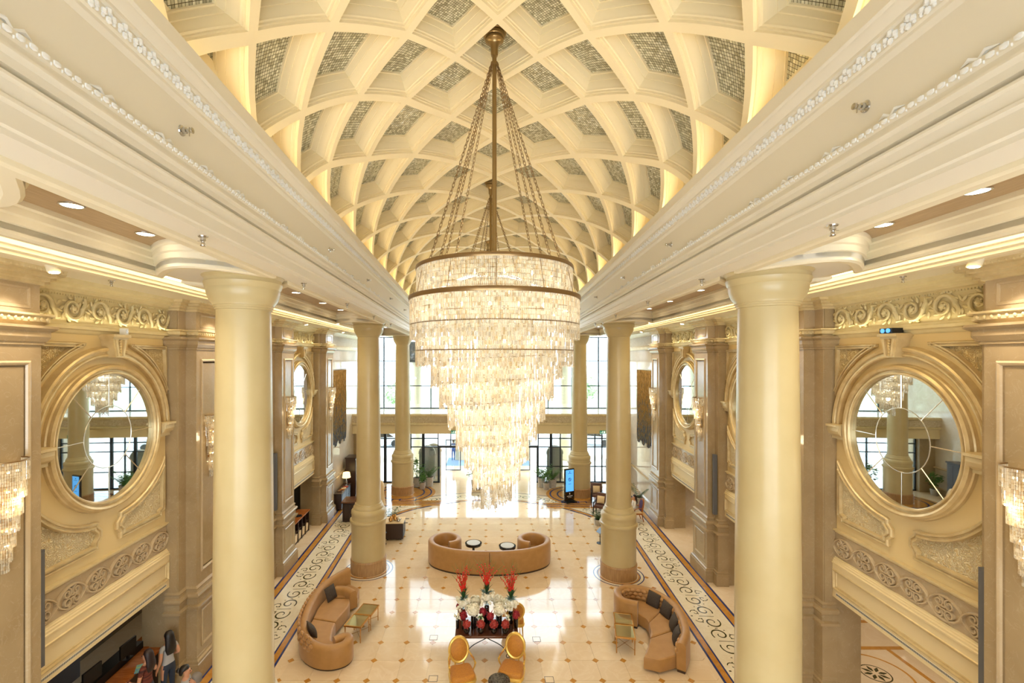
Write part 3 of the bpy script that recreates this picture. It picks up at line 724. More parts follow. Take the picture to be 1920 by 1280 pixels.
    LO = [(.0, 9.18), (.10, 9.17), (.10, 9.13), (.13, 9.12), (.13, 9.06), (.08, 9.04), (.06, 9.0), (.04, 8.98), (.0, 8.96)]
    UP = [(.0, 9.70), (.07, 9.71), (.07, 9.745), (.12, 9.76), (.14, 9.80), (.22, 9.83), (.24, 9.87), (.34, 9.90), (.36, 9.985), (0, 9.99)]
    for q in (LO, UP):
        b.rings([[(u, d, z) for d, z in q] for u in (-1.98, 1.98)], False); b.poly([(-1.98, d, z) for d, z in q]); b.poly([(1.98, d, z) for d, z in q])
    for k in range(66): b.box(-1.97+.06*k, -1.935+.06*k, .06, .085, 9.685, 9.715)
    P['frieze_moulding'] = (b, M['frieze'], 25)
    # imposts where the arch lands
    for g in (-1, 1):
        b = MB(); q = [(0, 6.52), (.12, 6.52), (.12, 6.58), (.20, 6.64), (.24, 6.72), (.24, 6.80), (.28, 6.82), (.28, 6.87), (0, 6.88)]
        u0, u1 = (g*1.55, g*2.08) if g > 0 else (g*2.08, g*1.55)
        b.rings([[(u, d, z) for d, z in q] for u in (u0, u1)], False); b.poly([(u0, d, z) for d, z in q]); b.poly([(u1, d, z) for d, z in q])
        P['impost' + ('' if g < 0 else '#')] = (b, M['gilt_pale'], 25)
    return {k: (k.rstrip('#'), mesh_of(k.rstrip('#'), v[0], v[1], v[2])) for k, v in P.items()}
BP = part_set()
def mirror_parts():
    F = lambda u, v, d: (u, d, v+6.8)
    a = MB(); a.sweep(circle(1.345, 72), [(.0, .03), (.0, .10), (.02, .13), (.05, .13), (.06, .10), (.09, .10), (.11, .15), (.15, .17), (.19, .14), (.20, .08), (.22, .06), (.225, .0)], True, F)
    b = MB(); b.rings([[(u, .03, v+6.8) for u, v in circle(1.36, 64)], [(u, .036, v+6.8) for u, v in circle(1.36, 64)]], True, False, True, True)
    c = MB(); c.sweep(circle(.66, 48), [(-.011, .035), (-.006, .045), (.006, .045), (.011, .035)], True, F)
    for k in range(8):
        t = math.radians(90+45*k); c.tube([(.66*math.cos(t), .037, 6.8+.66*math.sin(t)), (1.35*math.cos(t), .037, 6.8+1.35*math.sin(t))], .010, 5)
    return [('mirror_frame', mesh_of('mirror_frame', a, M['gilt'], 30)), ('mirror_glass', mesh_of('mirror_glass', b, M['mirror'], 30)), ('leaded_came', mesh_of('leaded_came', c, M['came'], 40))]
MP = mirror_parts()
def pilaster_parts():
    P = []
    def box_step(name, lv, m, half=1):
        """stacked blocks: (half width, projection, z0, z1); the lower one of each pair of outlines is the side strip"""
        b = MB()
        for w, d, z0, z1 in lv: b.box(-w, w, -.02, d, z0, z1)
        P.append((name, mesh_of(name, b, m, 25)))
    def prof_block(name, outline, prof, m):
        """moulding run round a stepped outline (left-right symmetric); prof: (extra projection, z)"""
        b = MB(); R = []
        for e, z in prof:
            ring = []
            for u, d, su, sd in outline: ring.append((u+su*e, d+sd*e, z))
            R.append(ring)
        b.rings(R, False); b.poly(R[-1]); b.poly(R[0])
        P.append((name, mesh_of(name, b, m, 25)))
    OUT = [(-.95, 0, -1, 0), (-.95, .33, -1, 1), (-.64, .33, -1, 1), (-.64, .60, -1, 1), (.64, .60, 1, 1), (.64, .33, 1, 1), (.95, .33, 1, 1), (.95, 0, 1, 0)]
    prof_block('shaft', OUT, [(0, 2.3), (0, 8.74)], M['marble_brown'])
    b = MB(); b.sweep(rect(-.44, .44, 2.75, 8.45), [(0, .60), (0, .625), (-.03, .64), (-.06, .63), (-.075, .60), (-.10, .60), (-.105, .605)], True); P.append(('panel_moulding', mesh_of('panel_moulding', b, M['marble_pink'], 25)))
    prof_block('base_plinth', OUT, [(.12, 0), (.12, .42), (.10, .44), (.10, .50), (.05, .52), (.04, .58), (.02, .60)], M['marble_brown'])
    prof_block('pedestal_die', OUT, [(.03, .58), (.03, 1.9)], M['marble_brown'])
    b = MB(); b.sweep(rect(-.46, .46, .75, 1.74), [(0, .63), (0, .65), (-.03, .66), (-.06, .65), (-.08, .63)], True); P.append(('pedestal_panel', mesh_of('pedestal_panel', b, M['marble_pink'], 25)))
    prof_block('pedestal_cap', OUT, [(.03, 1.88), (.12, 1.90), (.13, 1.97), (.05, 1.99), (.05, 2.14), (.09, 2.17), (.11, 2.22), (.09, 2.28), (.03, 2.30), (.03, 2.36), (.05, 2.40), (.0, 2.45)], M['marble_brown'])
    prof_block('capital', OUT, [(0, 8.70), (.03, 8.71), (.03, 8.75), (.05, 8.76), (.09, 8.84), (.09, 8.93), (.12, 8.95), (.16, 8.98), (.16, 9.02), (0, 9.03)], M['marble_brown'])
    prof_block('egg_moulding', OUT, [(.02, 9.02), (.03, 9.06), (.08, 9.09), (.08, 9.17), (.13, 9.19), (.13, 9.22), (0, 9.23)], M['gilt_pale'])
    prof_block('attic_block', OUT, [(-.01, 9.2), (-.01, 9.74)], M['marble_pink'])
    b = MB(); b.sweep(rect(-.46, .46, 9.30, 9.66), [(0, .59), (0, .605), (-.02, .61), (-.05, .60), (-.06, .565), (-.07, .565)], True); P.append(('attic_panel', mesh_of('attic_panel', b, M['marble_pink'], 25)))
    prof_block('attic_cornice', OUT, [(0, 9.70), (.03, 9.71), (.03, 9.76), (.08, 9.78), (.08, 9.83), (.14, 9.85), (.14, 9.90), (.22, 9.92), (.24, 9.985), (0, 9.99)], M['gilt_pale'])
    b = MB()
    for k in range(13): b.ball((-.66+.11*k, .685, 9.13), .034, 6, 4, (.8, .7, 1.1))
    for k in range(17): b.ball((-.80+.1*k, .81, 9.945), .034, 6, 4, (1.0, .8, 1))
    for sx in (-1, 1):
        for k in range(3): b.ball((sx*.725, .62-.1*k, 9.13), .034, 6, 4, (.7, .8, 1.1))
    P.append(('egg_row', mesh_of('egg_row', b, M['gilt_pale'], 60)))
    return P
PP = pilaster_parts()
def hang(mesh, name, parent, g, s, kind=None):
    loc, rz = wall_tf(g, s); o = link(name, mesh, parent, loc, rz)
    return o
LEFTRIGHT = {-1: 'left', 1: 'right'}
mirror_labels = {(-1, 0): 'large round leaded mirror on the left wall, nearest the camera, seen whole', (-1, 1): 'round leaded mirror on the left wall hidden behind the near left column',
                 (-1, 2): 'small-looking round mirror on the left wall beyond the near left column', (1, 0): 'large round leaded mirror on the right wall with a black projector above it',
                 (1, 1): 'round mirror on the right wall mostly hidden behind the near right column', (1, 2): 'small-looking round mirror on the right wall left of the near right column'}
for g in (-1, 1):
    for i, s in enumerate(BAY):
        for k, (nm, me) in BP.items(): hang(me, nm, WALL[g], g, s)
        loc, rz = wall_tf(g, s)
        t = thing('round_mirror', mirror_labels[g, i], 'mirror', loc, rz, 'round wall mirrors')
        for nm, me in MP: link(nm, me, t)
    for i, s in enumerate(PIL):
        loc, rz = wall_tf(g, s)
        p = link('pilaster', None, WALL[g], loc, rz)
        for nm, me in PP: link(nm, me, p)
for g in (-1, 1):
    for i, s in enumerate(BAY):
        x, y, z = W(g, NW-.11, s, 9.185); l = add_light('frieze_lamp', 'AREA', (x, y, z), 3, (1, .90, .58), shape='RECTANGLE', size=.03, size_y=3.6); l.rotation_euler = (0, PI - g*.35, -g*TH)
# frieze and wainscot on the polished end walls
for g in (-1, 1):
    L = lambda n, s, z: W(g, n, s, z)
    mb = MB(); mb.box(NW-.34, NW+.3, PIL[3]+.95, S1+3.2, 9.15, 9.72, fn=L); obj('frieze_ground', mb, M['filigree_gilt'], WALL[g], smooth=0)
    mb = MB()
    run(mb, g, [(NW-.28, 8.93), (NW-.40, 8.95), (NW-.41, 9.1), (NW-.36, 9.17), (NW, 9.18)], PIL[3]+.9, S1+3.1)
    run(mb, g, [(NW-.3, 9.7), (NW-.42, 9.75), (NW-.6, 9.9), (NW-.6, 9.99), (NW, 9.99)], PIL[3]+.9, S1+3.1); obj('frieze_moulding', mb, M['gilt_pale'], WALL[g], smooth=25)
    mb = MB(); run(mb, g, [(NW-.1, 1.55), (NW-.42, 1.55), (NW-.42, 1.62), (NW-.36, 1.66), (NW-.1, 1.68)], PIL[3]+.95, S1-.1)
    run(mb, g, [(NW-.1, 0), (NW-.4, 0), (NW-.4, .34), (NW-.3, .40), (NW-.24, .46), (NW-.24, 1.55)], PIL[3]+.95, S1-.1); obj('wainscot', mb, M['marble_pink'], WALL[g], smooth=25)
    for k in range(4):
        a = PIL[3]+1.15+1.4*k
        mb = MB(); mb.sweep(rect(a, a+1.2, .6, 1.42), [(0, NW-.24), (0, NW-.265), (-.03, NW-.275), (-.06, NW-.26), (-.07, NW-.24)], True, fn=lambda u, v, d: W(g, d, u, v)); obj('wainscot_panel', mb, M['marble_brown'], WALL[g], smooth=25)
# rooms behind the openings
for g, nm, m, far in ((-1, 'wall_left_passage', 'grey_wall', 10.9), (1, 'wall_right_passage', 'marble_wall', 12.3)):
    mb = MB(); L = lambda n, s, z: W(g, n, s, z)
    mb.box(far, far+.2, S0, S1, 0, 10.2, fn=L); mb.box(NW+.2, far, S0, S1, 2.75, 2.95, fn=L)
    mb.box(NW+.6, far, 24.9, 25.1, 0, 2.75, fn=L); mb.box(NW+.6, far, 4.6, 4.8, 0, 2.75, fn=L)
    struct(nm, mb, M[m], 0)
# unseen rear wall added behind the gallery, three openings sized to hold back daylight
mb = MB(); xs = [-12, -5.2, -2.6, -1.3, 1.3, 2.6, 5.2, 12.4]
for a, c in ((0, 1), (2, 3), (4, 5), (6, 7)): mb.box(xs[a], xs[c], -4.35, -4.0, 0, 14.6)
for a, c in ((1, 2), (3, 4), (5, 6)): mb.box(xs[a], xs[c], -4.35, -4.0, 0, 2.6); mb.box(xs[a], xs[c], -4.35, -4.0, 9.6, 14.6)
struct('wall_rear', mb, M['white_plaster'], 0)
# ------------------------------------------------------------------ entrance end: balcony, upper glazing, doors
mb = MB(); mb.box(-9.35, 10.0, 30.55, YEND+.2, 3.42, 4.72); bal = struct('wall_balcony', mb, M['wall_cream'], 0)
mb = MB(); mb.box(-9.3, 9.95, 30.50, YEND, 4.72, 4.76); obj('balcony_floor', mb, M['marble_white'], bal, smooth=0)
mb = MB(); q = [(30.55, 4.74), (30.42, 4.74), (30.42, 4.62), (30.47, 4.58), (30.47, 4.16), (30.40, 4.14), (30.40, 4.04), (30.46, 4.02), (30.55, 4.0)]
mb.rings([[(x, y, z) for y, z in q] for x in (-9.35, 10.0)], False); obj('balcony_cornice', mb, M['gilt_pale'], bal, smooth=20)
mb = MB(); mb.box(-9.3, 9.95, 30.462, 30.475, 4.17, 4.57); obj('scroll_frieze', mb, M['balcony_relief'], bal, smooth=0)
for x0, x1 in ((-9.6, -8.1), (8.75, 10.2)):
    mb = MB(); mb.box(x0, x1, 30.9, 31.4, 0, 3.42); obj('end_pier', mb, M['marble_brown'], bal, smooth=0)
def glazed(name, y, xs, zs, m_frame, fw=.05, x_range=None, heavy=()):
    """one window wall: frame, mullions, transoms and a pane for each opening"""
    fr = MB(); fr.box(xs[0]-fw, xs[-1]+fw, y-.06, y+.06, zs[0]-fw, zs[0]+fw)
    o = struct(name, fr, m_frame, 0)
    for z in zs[1:]: b = MB(); b.box(xs[0], xs[-1], y-.05, y+.05, z-fw*.7, z+fw*.7); obj('transom', b, m_frame, o, smooth=0)
    for i, x in enumerate(xs): b = MB(); k = fw*(2.0 if i in heavy else .8); b.box(x-k, x+k, y-.055, y+.055, zs[0], zs[-1]); obj('mullion', b, m_frame, o, smooth=0)
    for a, b_ in zip(xs, xs[1:]):
        for c, d in zip(zs, zs[1:]):
            b = MB(); b.box(a+fw*.6, b_-fw*.6, y-.006, y+.006, c+fw*.6, d-fw*.6); obj('pane', b, M['glass'], o, smooth=0)
    return o
glazed('window_1', YEND, [-9.4, -7.6, -5.85, -4.15, -2.4, -.65, 1.1, 2.85, 4.45, 6.2, 8.15, 9.9], [4.78, 6.42, 8.26, 9.97], M['dark_metal'], .045)
glazed('window_2', 31.2, [-8.05, -6.95, -5.2, -4.36, -3.35], [.04, 2.42, 3.0, 3.42], M['dark_metal'], .045, heavy=(1, 3))
win3 = glazed('window_3', 31.2, [3.45, 4.32, 4.95, 5.75, 7.3, 7.78, 8.7], [.04, 1.1, 2.42, 3.0, 3.42], M['dark_metal'], .045, heavy=(1, 3))
# portal with its sliding leaves pushed open
fr = MB(); fr.box(-3.35, 3.45, 31.1, 31.32, 2.38, 2.52); d1 = struct('door_1', fr, M['dark_metal'], 0)
for x in (-2.5, -1.55, -.6, .35, 1.3, 2.3): b = MB(); b.box(x-.035, x+.035, 31.16, 31.24, 2.5, 3.42); obj('mullion', b, M['dark_metal'], d1, smooth=0)
for a, b_ in zip((-3.3, -2.5, -1.55, -.6, .35, 1.3, 2.3), (-2.5, -1.55, -.6, .35, 1.3, 2.3, 3.4)): b = MB(); b.box(a+.04, b_-.04, 31.19, 31.21, 2.53, 3.4); obj('pane', b, M['glass'], d1, smooth=0)
for x in (-3.3, 3.4):
    b = MB(); b.box(x-.06, x+.06, 31.14, 31.28, 0, 2.4); obj('door_post', b, M['dark_metal'], d1, smooth=0)
for i, (xa, xb) in enumerate(((-3.15, -2.0), (2.05, 3.2))):
    b = MB(); b.sweep(rect(xa, xb, .03, 2.35), [(0, 34.4), (0, 34.46), (-.06, 34.46), (-.06, 34.4)], True, fn=lambda u, v, d: (u, d, v), prof_closed=True)
    d = struct('door_%d' % (i+2), b, M['dark_metal'], 0)
    b = MB(); b.box(xa+.06, xb-.06, 34.425, 34.435, .09, 2.29); obj('pane', b, M['glass'], d, smooth=0)
    b = MB(); hx = xb-.12 if i == 0 else xa+.12; b.tube([(hx, 34.36, .7), (hx, 34.36, 1.5)], .02, 6); obj('door_handle', b, M['chrome'], d)
b = MB(); b.tube([(8.02, 31.06, .75), (8.02, 31.06, 1.65)], .025, 6); obj('door_handle', b, M['dark_metal'], win3)
# ------------------------------------------------------------------ outside, seen through the glass
mb = MB(); mb.box(-70, 70, 34.9, 160, -.3, -.02); struct('ground', mb, M['ground'], 0)
mb = MB(); mb.box(-3.6, 3.7, 31.3, 34.9, -.3, -.005); struct('vestibule_floor', mb, M['marble_floor'], 0)
mb = MB(); mb.box(-3.3, 3.4, 34.7, 39, -.02, -.004); tag(obj('entrance_carpet', mb, M['blue_mat'], smooth=0), 'blue-grey carpet outside the open entrance doors', 'carpet')
mb = MB(); mb.box(-70, 70, 62, 130, -.02, .02); o = obj('lawn', mb, M['lawn'], smooth=0); o['kind'] = 'structure'
can = thing('entrance_canopy', 'dark flat canopy beam on cream pillars outside the upper windows', 'canopy', (0, 0, 0))
mb = MB(); mb.box(-6.6, 7.3, 37.5, 46, 8.1, 9.8); obj('canopy_roof', mb, M['outside_dark'], can, smooth=0)
for x in (-6.0, -2.2, 3.0, 6.6):
    mb = MB(); mb.lathe([(.62, 0), (.62, 1.6), (.66, 1.7), (.5, 1.85), (.45, 2.2), (.42, 7.6), (.6, 7.9), (.6, 8.1)], 24, (x, 38.6, 0)); obj('pillar', mb, M['cream_plaster'], can)
rng = random.Random(3)
def leafy(mb, c, r, n, size, squash=1.0):
    for k in range(n):
        d = Vector((rng.gauss(0, 1), rng.gauss(0, 1), rng.gauss(0, 1))).normalized()*r*rng.uniform(.75, 1.0)
        p = Vector(c)+Vector((d.x, d.y, d.z*squash)); u = Vector((rng.gauss(0, 1), rng.gauss(0, 1), rng.gauss(0, 1))).normalized()*size; v = u.orthogonal().normalized()*size*.5
        b = len(mb.v); mb.v += [tuple(p-u), tuple(p+v), tuple(p+u), tuple(p-v)]; mb.f.append((b, b+1, b+2, b+3))
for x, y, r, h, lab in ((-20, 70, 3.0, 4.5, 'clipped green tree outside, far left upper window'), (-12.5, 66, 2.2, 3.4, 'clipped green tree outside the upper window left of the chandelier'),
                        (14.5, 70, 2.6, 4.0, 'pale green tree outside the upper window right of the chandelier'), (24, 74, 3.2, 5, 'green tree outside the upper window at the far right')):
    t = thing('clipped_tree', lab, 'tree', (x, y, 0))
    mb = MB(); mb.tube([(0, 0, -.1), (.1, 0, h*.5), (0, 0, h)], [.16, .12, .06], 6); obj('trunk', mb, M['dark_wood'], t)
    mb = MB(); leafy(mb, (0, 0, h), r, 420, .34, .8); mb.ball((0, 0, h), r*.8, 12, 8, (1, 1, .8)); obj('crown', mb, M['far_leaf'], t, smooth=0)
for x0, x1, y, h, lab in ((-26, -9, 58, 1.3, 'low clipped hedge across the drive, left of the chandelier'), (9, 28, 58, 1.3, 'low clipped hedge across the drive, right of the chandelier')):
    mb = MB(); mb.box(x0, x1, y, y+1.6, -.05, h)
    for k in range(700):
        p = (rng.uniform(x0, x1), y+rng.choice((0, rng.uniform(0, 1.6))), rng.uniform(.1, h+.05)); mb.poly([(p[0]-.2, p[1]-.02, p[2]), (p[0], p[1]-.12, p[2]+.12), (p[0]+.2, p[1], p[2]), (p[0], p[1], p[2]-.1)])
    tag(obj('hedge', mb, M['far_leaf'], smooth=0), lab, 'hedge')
def car(x, y, rz, lab):
    t = thing('parked_car', lab, 'car', (x, y, 0), rz)
    b = MB(); S = [(-2.2, .35), (-2.2, .8), (-1.5, .92), (-.9, 1.42), (.7, 1.45), (1.5, .95), (2.2, .8), (2.25, .35)]
    b.rings([[(u, -.85, v) for u, v in S], [(u, .85, v) for u, v in S]], True, False, True, True); obj('body', b, M['car_white'], t, smooth=20)
    b = MB(); S = [(-1.35, .95), (-.85, 1.37), (.65, 1.4), (1.3, .97)]
    b.rings([[(u, -.87, v) for u, v in S], [(u, .87, v) for u, v in S]], True, False, True, True); obj('side_windows', b, M['black_gloss'], t, smooth=0)
    for u in (-1.4, 1.4):
        for v in (-.8, .8): b = MB(); b.lathe([(.34, -.1), (.34, .1)], 16); b.v = [(u+p[0], v+p[2], .33+p[1]) for p in b.v]; obj('wheel', b, M['black'], t)
car(-10.4, 44, .3, 'white car parked outside the lower left windows'); car(10.2, 45, -.4, 'white car parked outside the lower right windows'); car(3.6, 50, 0, 'white car beyond the open entrance doors')
# arched screens standing just outside the side windows
for k, (px, lab) in enumerate(((800, 'front taupe arched screen outside the left entrance glass'), (812, 'rear taupe arched screen outside the left entrance glass'), (1040, 'taupe arched screen outside the right entrance glass'))):
    X = (px-VX)*(32.1+.6*k % 1)/FPX; y = 32.3 + (.7 if k == 1 else 0)
    t = thing('arched_screen', lab, 'screen', (X, y, -.02))
    A = [(-.55, 0)]+arc(0, 1.75, .55, 180, 0, 16)+[(.55, 0)]
    b = MB(); b.prism(A, -.04, .04); obj('screen_panel', b, M['arch_grey'], t, smooth=0)
    b = MB(); b.sweep(A[1:-1], [(-.05, -.1), (-.05, .1), (.04, .1), (.04, -.1)], False, prof_closed=True); obj('arch_rim', b, M['white_plaster'], t, smooth=25)
# ------------------------------------------------------------------ chandeliers
def strands(mb, pts, half, seg, gap, rnd=.0):
    """pts: (x, y, z_top, length): each strand is a row of square-cut crystals"""
    for x, y, zt, ln in pts:
        ln *= 1+rng.uniform(-rnd, rnd); n = max(1, round(ln/seg)); h = ln/n; a = math.atan2(y, x)+rng.uniform(-.4, .4); c, s = math.cos(a)*half, math.sin(a)*half
        for k in range(n):
            z1 = zt-k*h-gap*.5; z0 = zt-(k+1)*h+gap*.5
            b = len(mb.v)
            mb.v += [(x+c, y+s, z1), (x-s, y+c, z1), (x-c, y-s, z1), (x+s, y-c, z1), (x+c, y+s, z0), (x-s, y+c, z0), (x-c, y-s, z0), (x+s, y-c, z0)]
            mb.f += [(b, b+1, b+5, b+4), (b+1, b+2, b+6, b+5), (b+2, b+3, b+7, b+6), (b+3, b, b+4, b+7), (b, b+3, b+2, b+1), (b+4, b+5, b+6, b+7)]
def ringpts(R, zt, ln, sp=.031): 
    n = int(2*PI*R/sp); return [(R*math.cos(2*PI*i/n), R*math.sin(2*PI*i/n), zt, ln) for i in range(n)]
def chain_mesh(p0, p1, nl):
    mb = MB(); a, b = Vector(p0), Vector(p1); d = (b-a); L = d.length; d.normalize(); u = d.orthogonal().normalized(); v = d.cross(u); h = L/nl*.72
    for k in range(nl):
        c = a+d*(L*(k+.5)/nl); w_ = u if k % 2 else v
        mb.tube([c+d*(h*math.cos(t))+w_*(h*.40*math.sin(t)) for t in [2*PI*i/8 for i in range(8)]], .0055, 3, True)
    return mb
ZTOP, ZR1, ZR2 = 10.02, 9.50, 8.9
CH = thing('chandelier', 'big tiered crystal chandelier hanging in front, spiralling down to a point', 'chandelier', ((927-VX)*8.05/FPX, 8.05, 0), 0, 'crystal chandeliers of the vault')
b = MB(); b.tube([(0, 0, 13.85), (0, 0, 11.9), (0, 0, 9.9)], [.040, .040, .046], 12); obj('pole', b, M['bronze_pole'], CH)
b = MB(); b.lathe([(.02, 13.78), (.055, 13.785), (.065, 13.82), (.065, 13.9), (.08, 13.98), (.11, 14.03), (.16, 14.05), (.165, 14.08), (.14, 14.09), (.18, 14.11), (.19, 14.15), (.17, 14.165), (.21, 14.18), (.21, 14.3), (.02, 14.31)], 32); obj('ceiling_rose', b, M['bronze_pole'], CH)
b = MB(); b.lathe([(.04, 13.62), (.065, 13.63), (.065, 13.67), (.04, 13.68)], 16); obj('collar', b, M['bronze_pole'], CH)
for k in range(4):
    for dv in (-.07, .07):
        a = PI/4+k*PI/2+dv*1.4
        obj('chain', chain_mesh((.06*math.cos(a), .06*math.sin(a), 13.64), (1.33*math.cos(a), 1.33*math.sin(a), 10.03), 52), M['bronze'], CH)
for R, z, h in ((1.355, ZTOP, .03), (1.475, ZR1, .035)):
    b = MB(); b.sweep(circle(R, 72), [(-.02, z-h), (.012, z-h), (.016, z-h*.5), (.016, z+h*.5), (.012, z+h), (-.02, z+h)], True, fn=lambda u, v, d: (u, v, d), prof_closed=True); obj('metal_ring', b, M['bronze'], CH)
b = MB()
for k in range(6): b.tube([(0, 0, ZTOP), (1.34*math.cos(k*PI/3), 1.34*math.sin(k*PI/3), ZTOP)], .010, 5)
for k in range(12): b.tube([(1.33*math.cos(k*PI/6), 1.33*math.sin(k*PI/6), ZTOP), (1.45*math.cos(k*PI/6), 1.45*math.sin(k*PI/6), ZR1)], .006, 4)
obj('inner_frame', b, M['bronze'], CH)
def crystal_ring(*rows):
    tier = MB()
    for R, zt, ln, seg, rnd in rows: strands(tier, ringpts(R, zt, ln, .029), .0125, seg, .009, rnd)
    o = obj('crystal_tier', tier, M['crystal'], CH, smooth=0); o['kind'] = 'stuff'
crystal_ring((1.345, ZTOP-.02, .17, .055, 0), (1.345, 9.83, .34, .085, 0))
crystal_ring((1.46, ZR1-.03, .42, .085, .0)); crystal_ring((1.46, 9.05, .24, .08, .10)); crystal_ring((1.36, 9.0, .64, .08, .05))
for R, z in ((1.46, 9.055), (1.365, 8.62)):
    b = MB(); b.tube([(R*math.cos(2*PI*k/60), R*math.sin(2*PI*k/60), z) for k in range(60)], .011, 4, True); obj('tier_rail', b, M['bronze'], CH)
# the spiral: radius shrinks turn by turn from the right, round the front, to the left
rows = []; t = 0.0
while t < 6.6:
    R = 1.17-.145*t; zb = 8.19-.357*t; ln = .62 if t < 5 else .5
    a = -2*PI*t; rows.append((int(t), R*math.cos(a), R*math.sin(a), zb+ln, ln)); t += .028/(2*PI*max(R, .14))
for k in range(7):
    q = [r for r in rows if r[0] == k]
    tier = MB(); strands(tier, [r[1:] for r in q], .0125, .085, .009, .09); o = obj('crystal_tier', tier, M['crystal'], CH, smooth=0); o['kind'] = 'stuff'
    P = [(r[1]*1.02+.012*math.cos(math.atan2(r[2], r[1])), r[2]*1.02+.012*math.sin(math.atan2(r[2], r[1])), r[3]-(r[4]-.40)) for r in q][::3]
    rail = MB(); rail.tube(P, .010, 4); obj('spiral_rail', rail, M['bronze'], CH)
tier = MB(); P = []
for k in range(40):
    r = .20*math.sqrt(rng.random()); a = rng.random()*2*PI; P.append((r*math.cos(a)+.03, r*math.sin(a), 6.45, .64*(1-r/.30)*rng.uniform(.7, 1.05)+.06))
strands(tier, P, .012, .10, .012); tier.ball((.02, 0, 5.80), .016, 6, 4); o = obj('crystal_tier', tier, M['crystal'], CH, smooth=0); o['kind'] = 'stuff'
bulbs = MB()
for z, R, n in ((9.8, 1.15, 16), (9.3, 1.25, 18), (8.75, 1.15, 16), (8.35, 1.0, 14), (8.0, .82, 12), (7.6, .68, 10), (7.25, .52, 8), (6.9, .36, 6), (6.6, .2, 4)):
    for k in range(n): bulbs.ball((R*math.cos(2*PI*(k+.3)/n), R*math.sin(2*PI*(k+.3)/n), z), .022, 5, 3, (1, 1, 1.8))
obj('bulbs', bulbs, M['bulb'], CH)['kind'] = 'stuff'
CHL = []
for y, lab in ((14.9, 'second crystal chandelier hanging behind the big front one'), (21.9, 'third crystal chandelier, farthest back under the vault')):
    CHL.append(dup(CH, ((920-VX)*14.9/FPX + (y-14.9)*-.012, y, 0), .4, lab))
for (x, y, _), e in ((CH.location, 1.0), (CHL[0].location, .7), (CHL[1].location, .7)):
    for z, p, r in ((9.75, 19, .3), (9.2, 26, .3), (8.6, 25, .3), (8.1, 19, .25), (7.6, 13, .2), (7.1, 8, .15), (6.6, 4.5, .08)):
        add_light('chandelier_lamp', 'POINT', (x, y, z), p*e, (1.0, .93, .80), shadow_soft_size=r)
# ------------------------------------------------------------------ wall sconces of crystal strands on the pilasters
TS = [(0, .27), (.30, .255), (.31, .225), (.62, .215), (.63, .185), (.92, .175), (.93, .145), (1.2, .135), (1.21, .105), (1.46, .095), (1.47, .06), (1.66, .05)]
def sconce():
    t = link('wall_sconce', None)
    b = MB(); b.box(-.13, .13, .615, .66, 5.75, 6.6); obj('back_plate', b, M['brass'], t, smooth=0)
    b = MB(); b.tube([(.28*math.cos(a), .62+.28*math.sin(a), 6.92) for a in [PI*i/16 for i in range(17)]], .012, 5); obj('top_ring', b, M['bronze'], t)
    b = MB(); ps = []
    for r, zt, ln in ((.27, 6.91, .30), (.24, 6.66, .32), (.20, 6.38, .31), (.16, 6.11, .29), (.12, 5.85, .27), (.08, 5.62, .26), (.045, 5.4, .2)):
        n = max(3, int(PI*r/.026)); ps += [(r*math.cos(PI*i/n), r*math.sin(PI*i/n), zt, ln) for i in range(n+1)]
    strands(b, ps, .0115, .05, .007, .03); b.v = [(x, y+.63, z) for x, y, z in b.v]
    obj('crystal_drops', b, M['crystal'], t, smooth=0)['kind'] = 'stuff'
    b = MB()
    for z, r in ((6.75, .12), (6.45, .1), (6.15, .08), (5.85, .06), (5.6, .03)):
        for k in (-1, 1): b.ball((k*r*.6, .63+.12*(r/.12), z), .02, 5, 3)
    obj('bulbs', b, M['bulb'], t)['kind'] = 'stuff'
    return t
sc0 = sconce(); first = True
for g in (-1, 1):
    for i, s in enumerate(PIL):
        loc, rz = wall_tf(g, s)
        lab = 'crystal wall sconce on the %s marble pilaster of the %s wall' % (ORD[i], SIDE[g])
        if first: o = sc0; o.location = loc; o.rotation_euler = (0, 0, rz); tag(o, lab, 'wall lamp', 'crystal wall sconces'); first = False
        else: dup(sc0, loc, rz, lab)
        x, y, z = W(g, NW-.95, s, 6.3); add_light('sconce_lamp', 'POINT', (x, y, z), 9, (1, .8, .5), shadow_soft_size=.12)
# column loudspeakers on the pilasters' side strips
for g, s, u, z0, z1, lab in ((-1, 6.78, .8, 3.2, 5.2, 'slim grey line speaker on the nearest left pilaster'), (1, 6.78, .8, 3.2, 5.1, 'slim grey line speaker on the nearest right pilaster'),
                             (-1, 18.28, -.8, 2.6, 4.8, 'slim grey line speaker on the left pilaster behind the near column'), (1, 18.28, -.8, 2.6, 4.85, 'slim grey line speaker on the right pilaster beside the near column')):
    loc, rz = wall_tf(g, s); t = thing('line_speaker', lab, 'speaker', loc, rz, 'line speakers')
    uu = u if g > 0 else -u
    b = MB(); b.box(uu-.075, uu+.075, .345, .46, z0, z1); obj('cabinet', b, M['speaker'], t, smooth=0)
    b = MB(); b.box(uu-.06, uu+.06, .458, .468, z0+.04, z1-.04); obj('grille', b, M['speaker'], t, smooth=0)
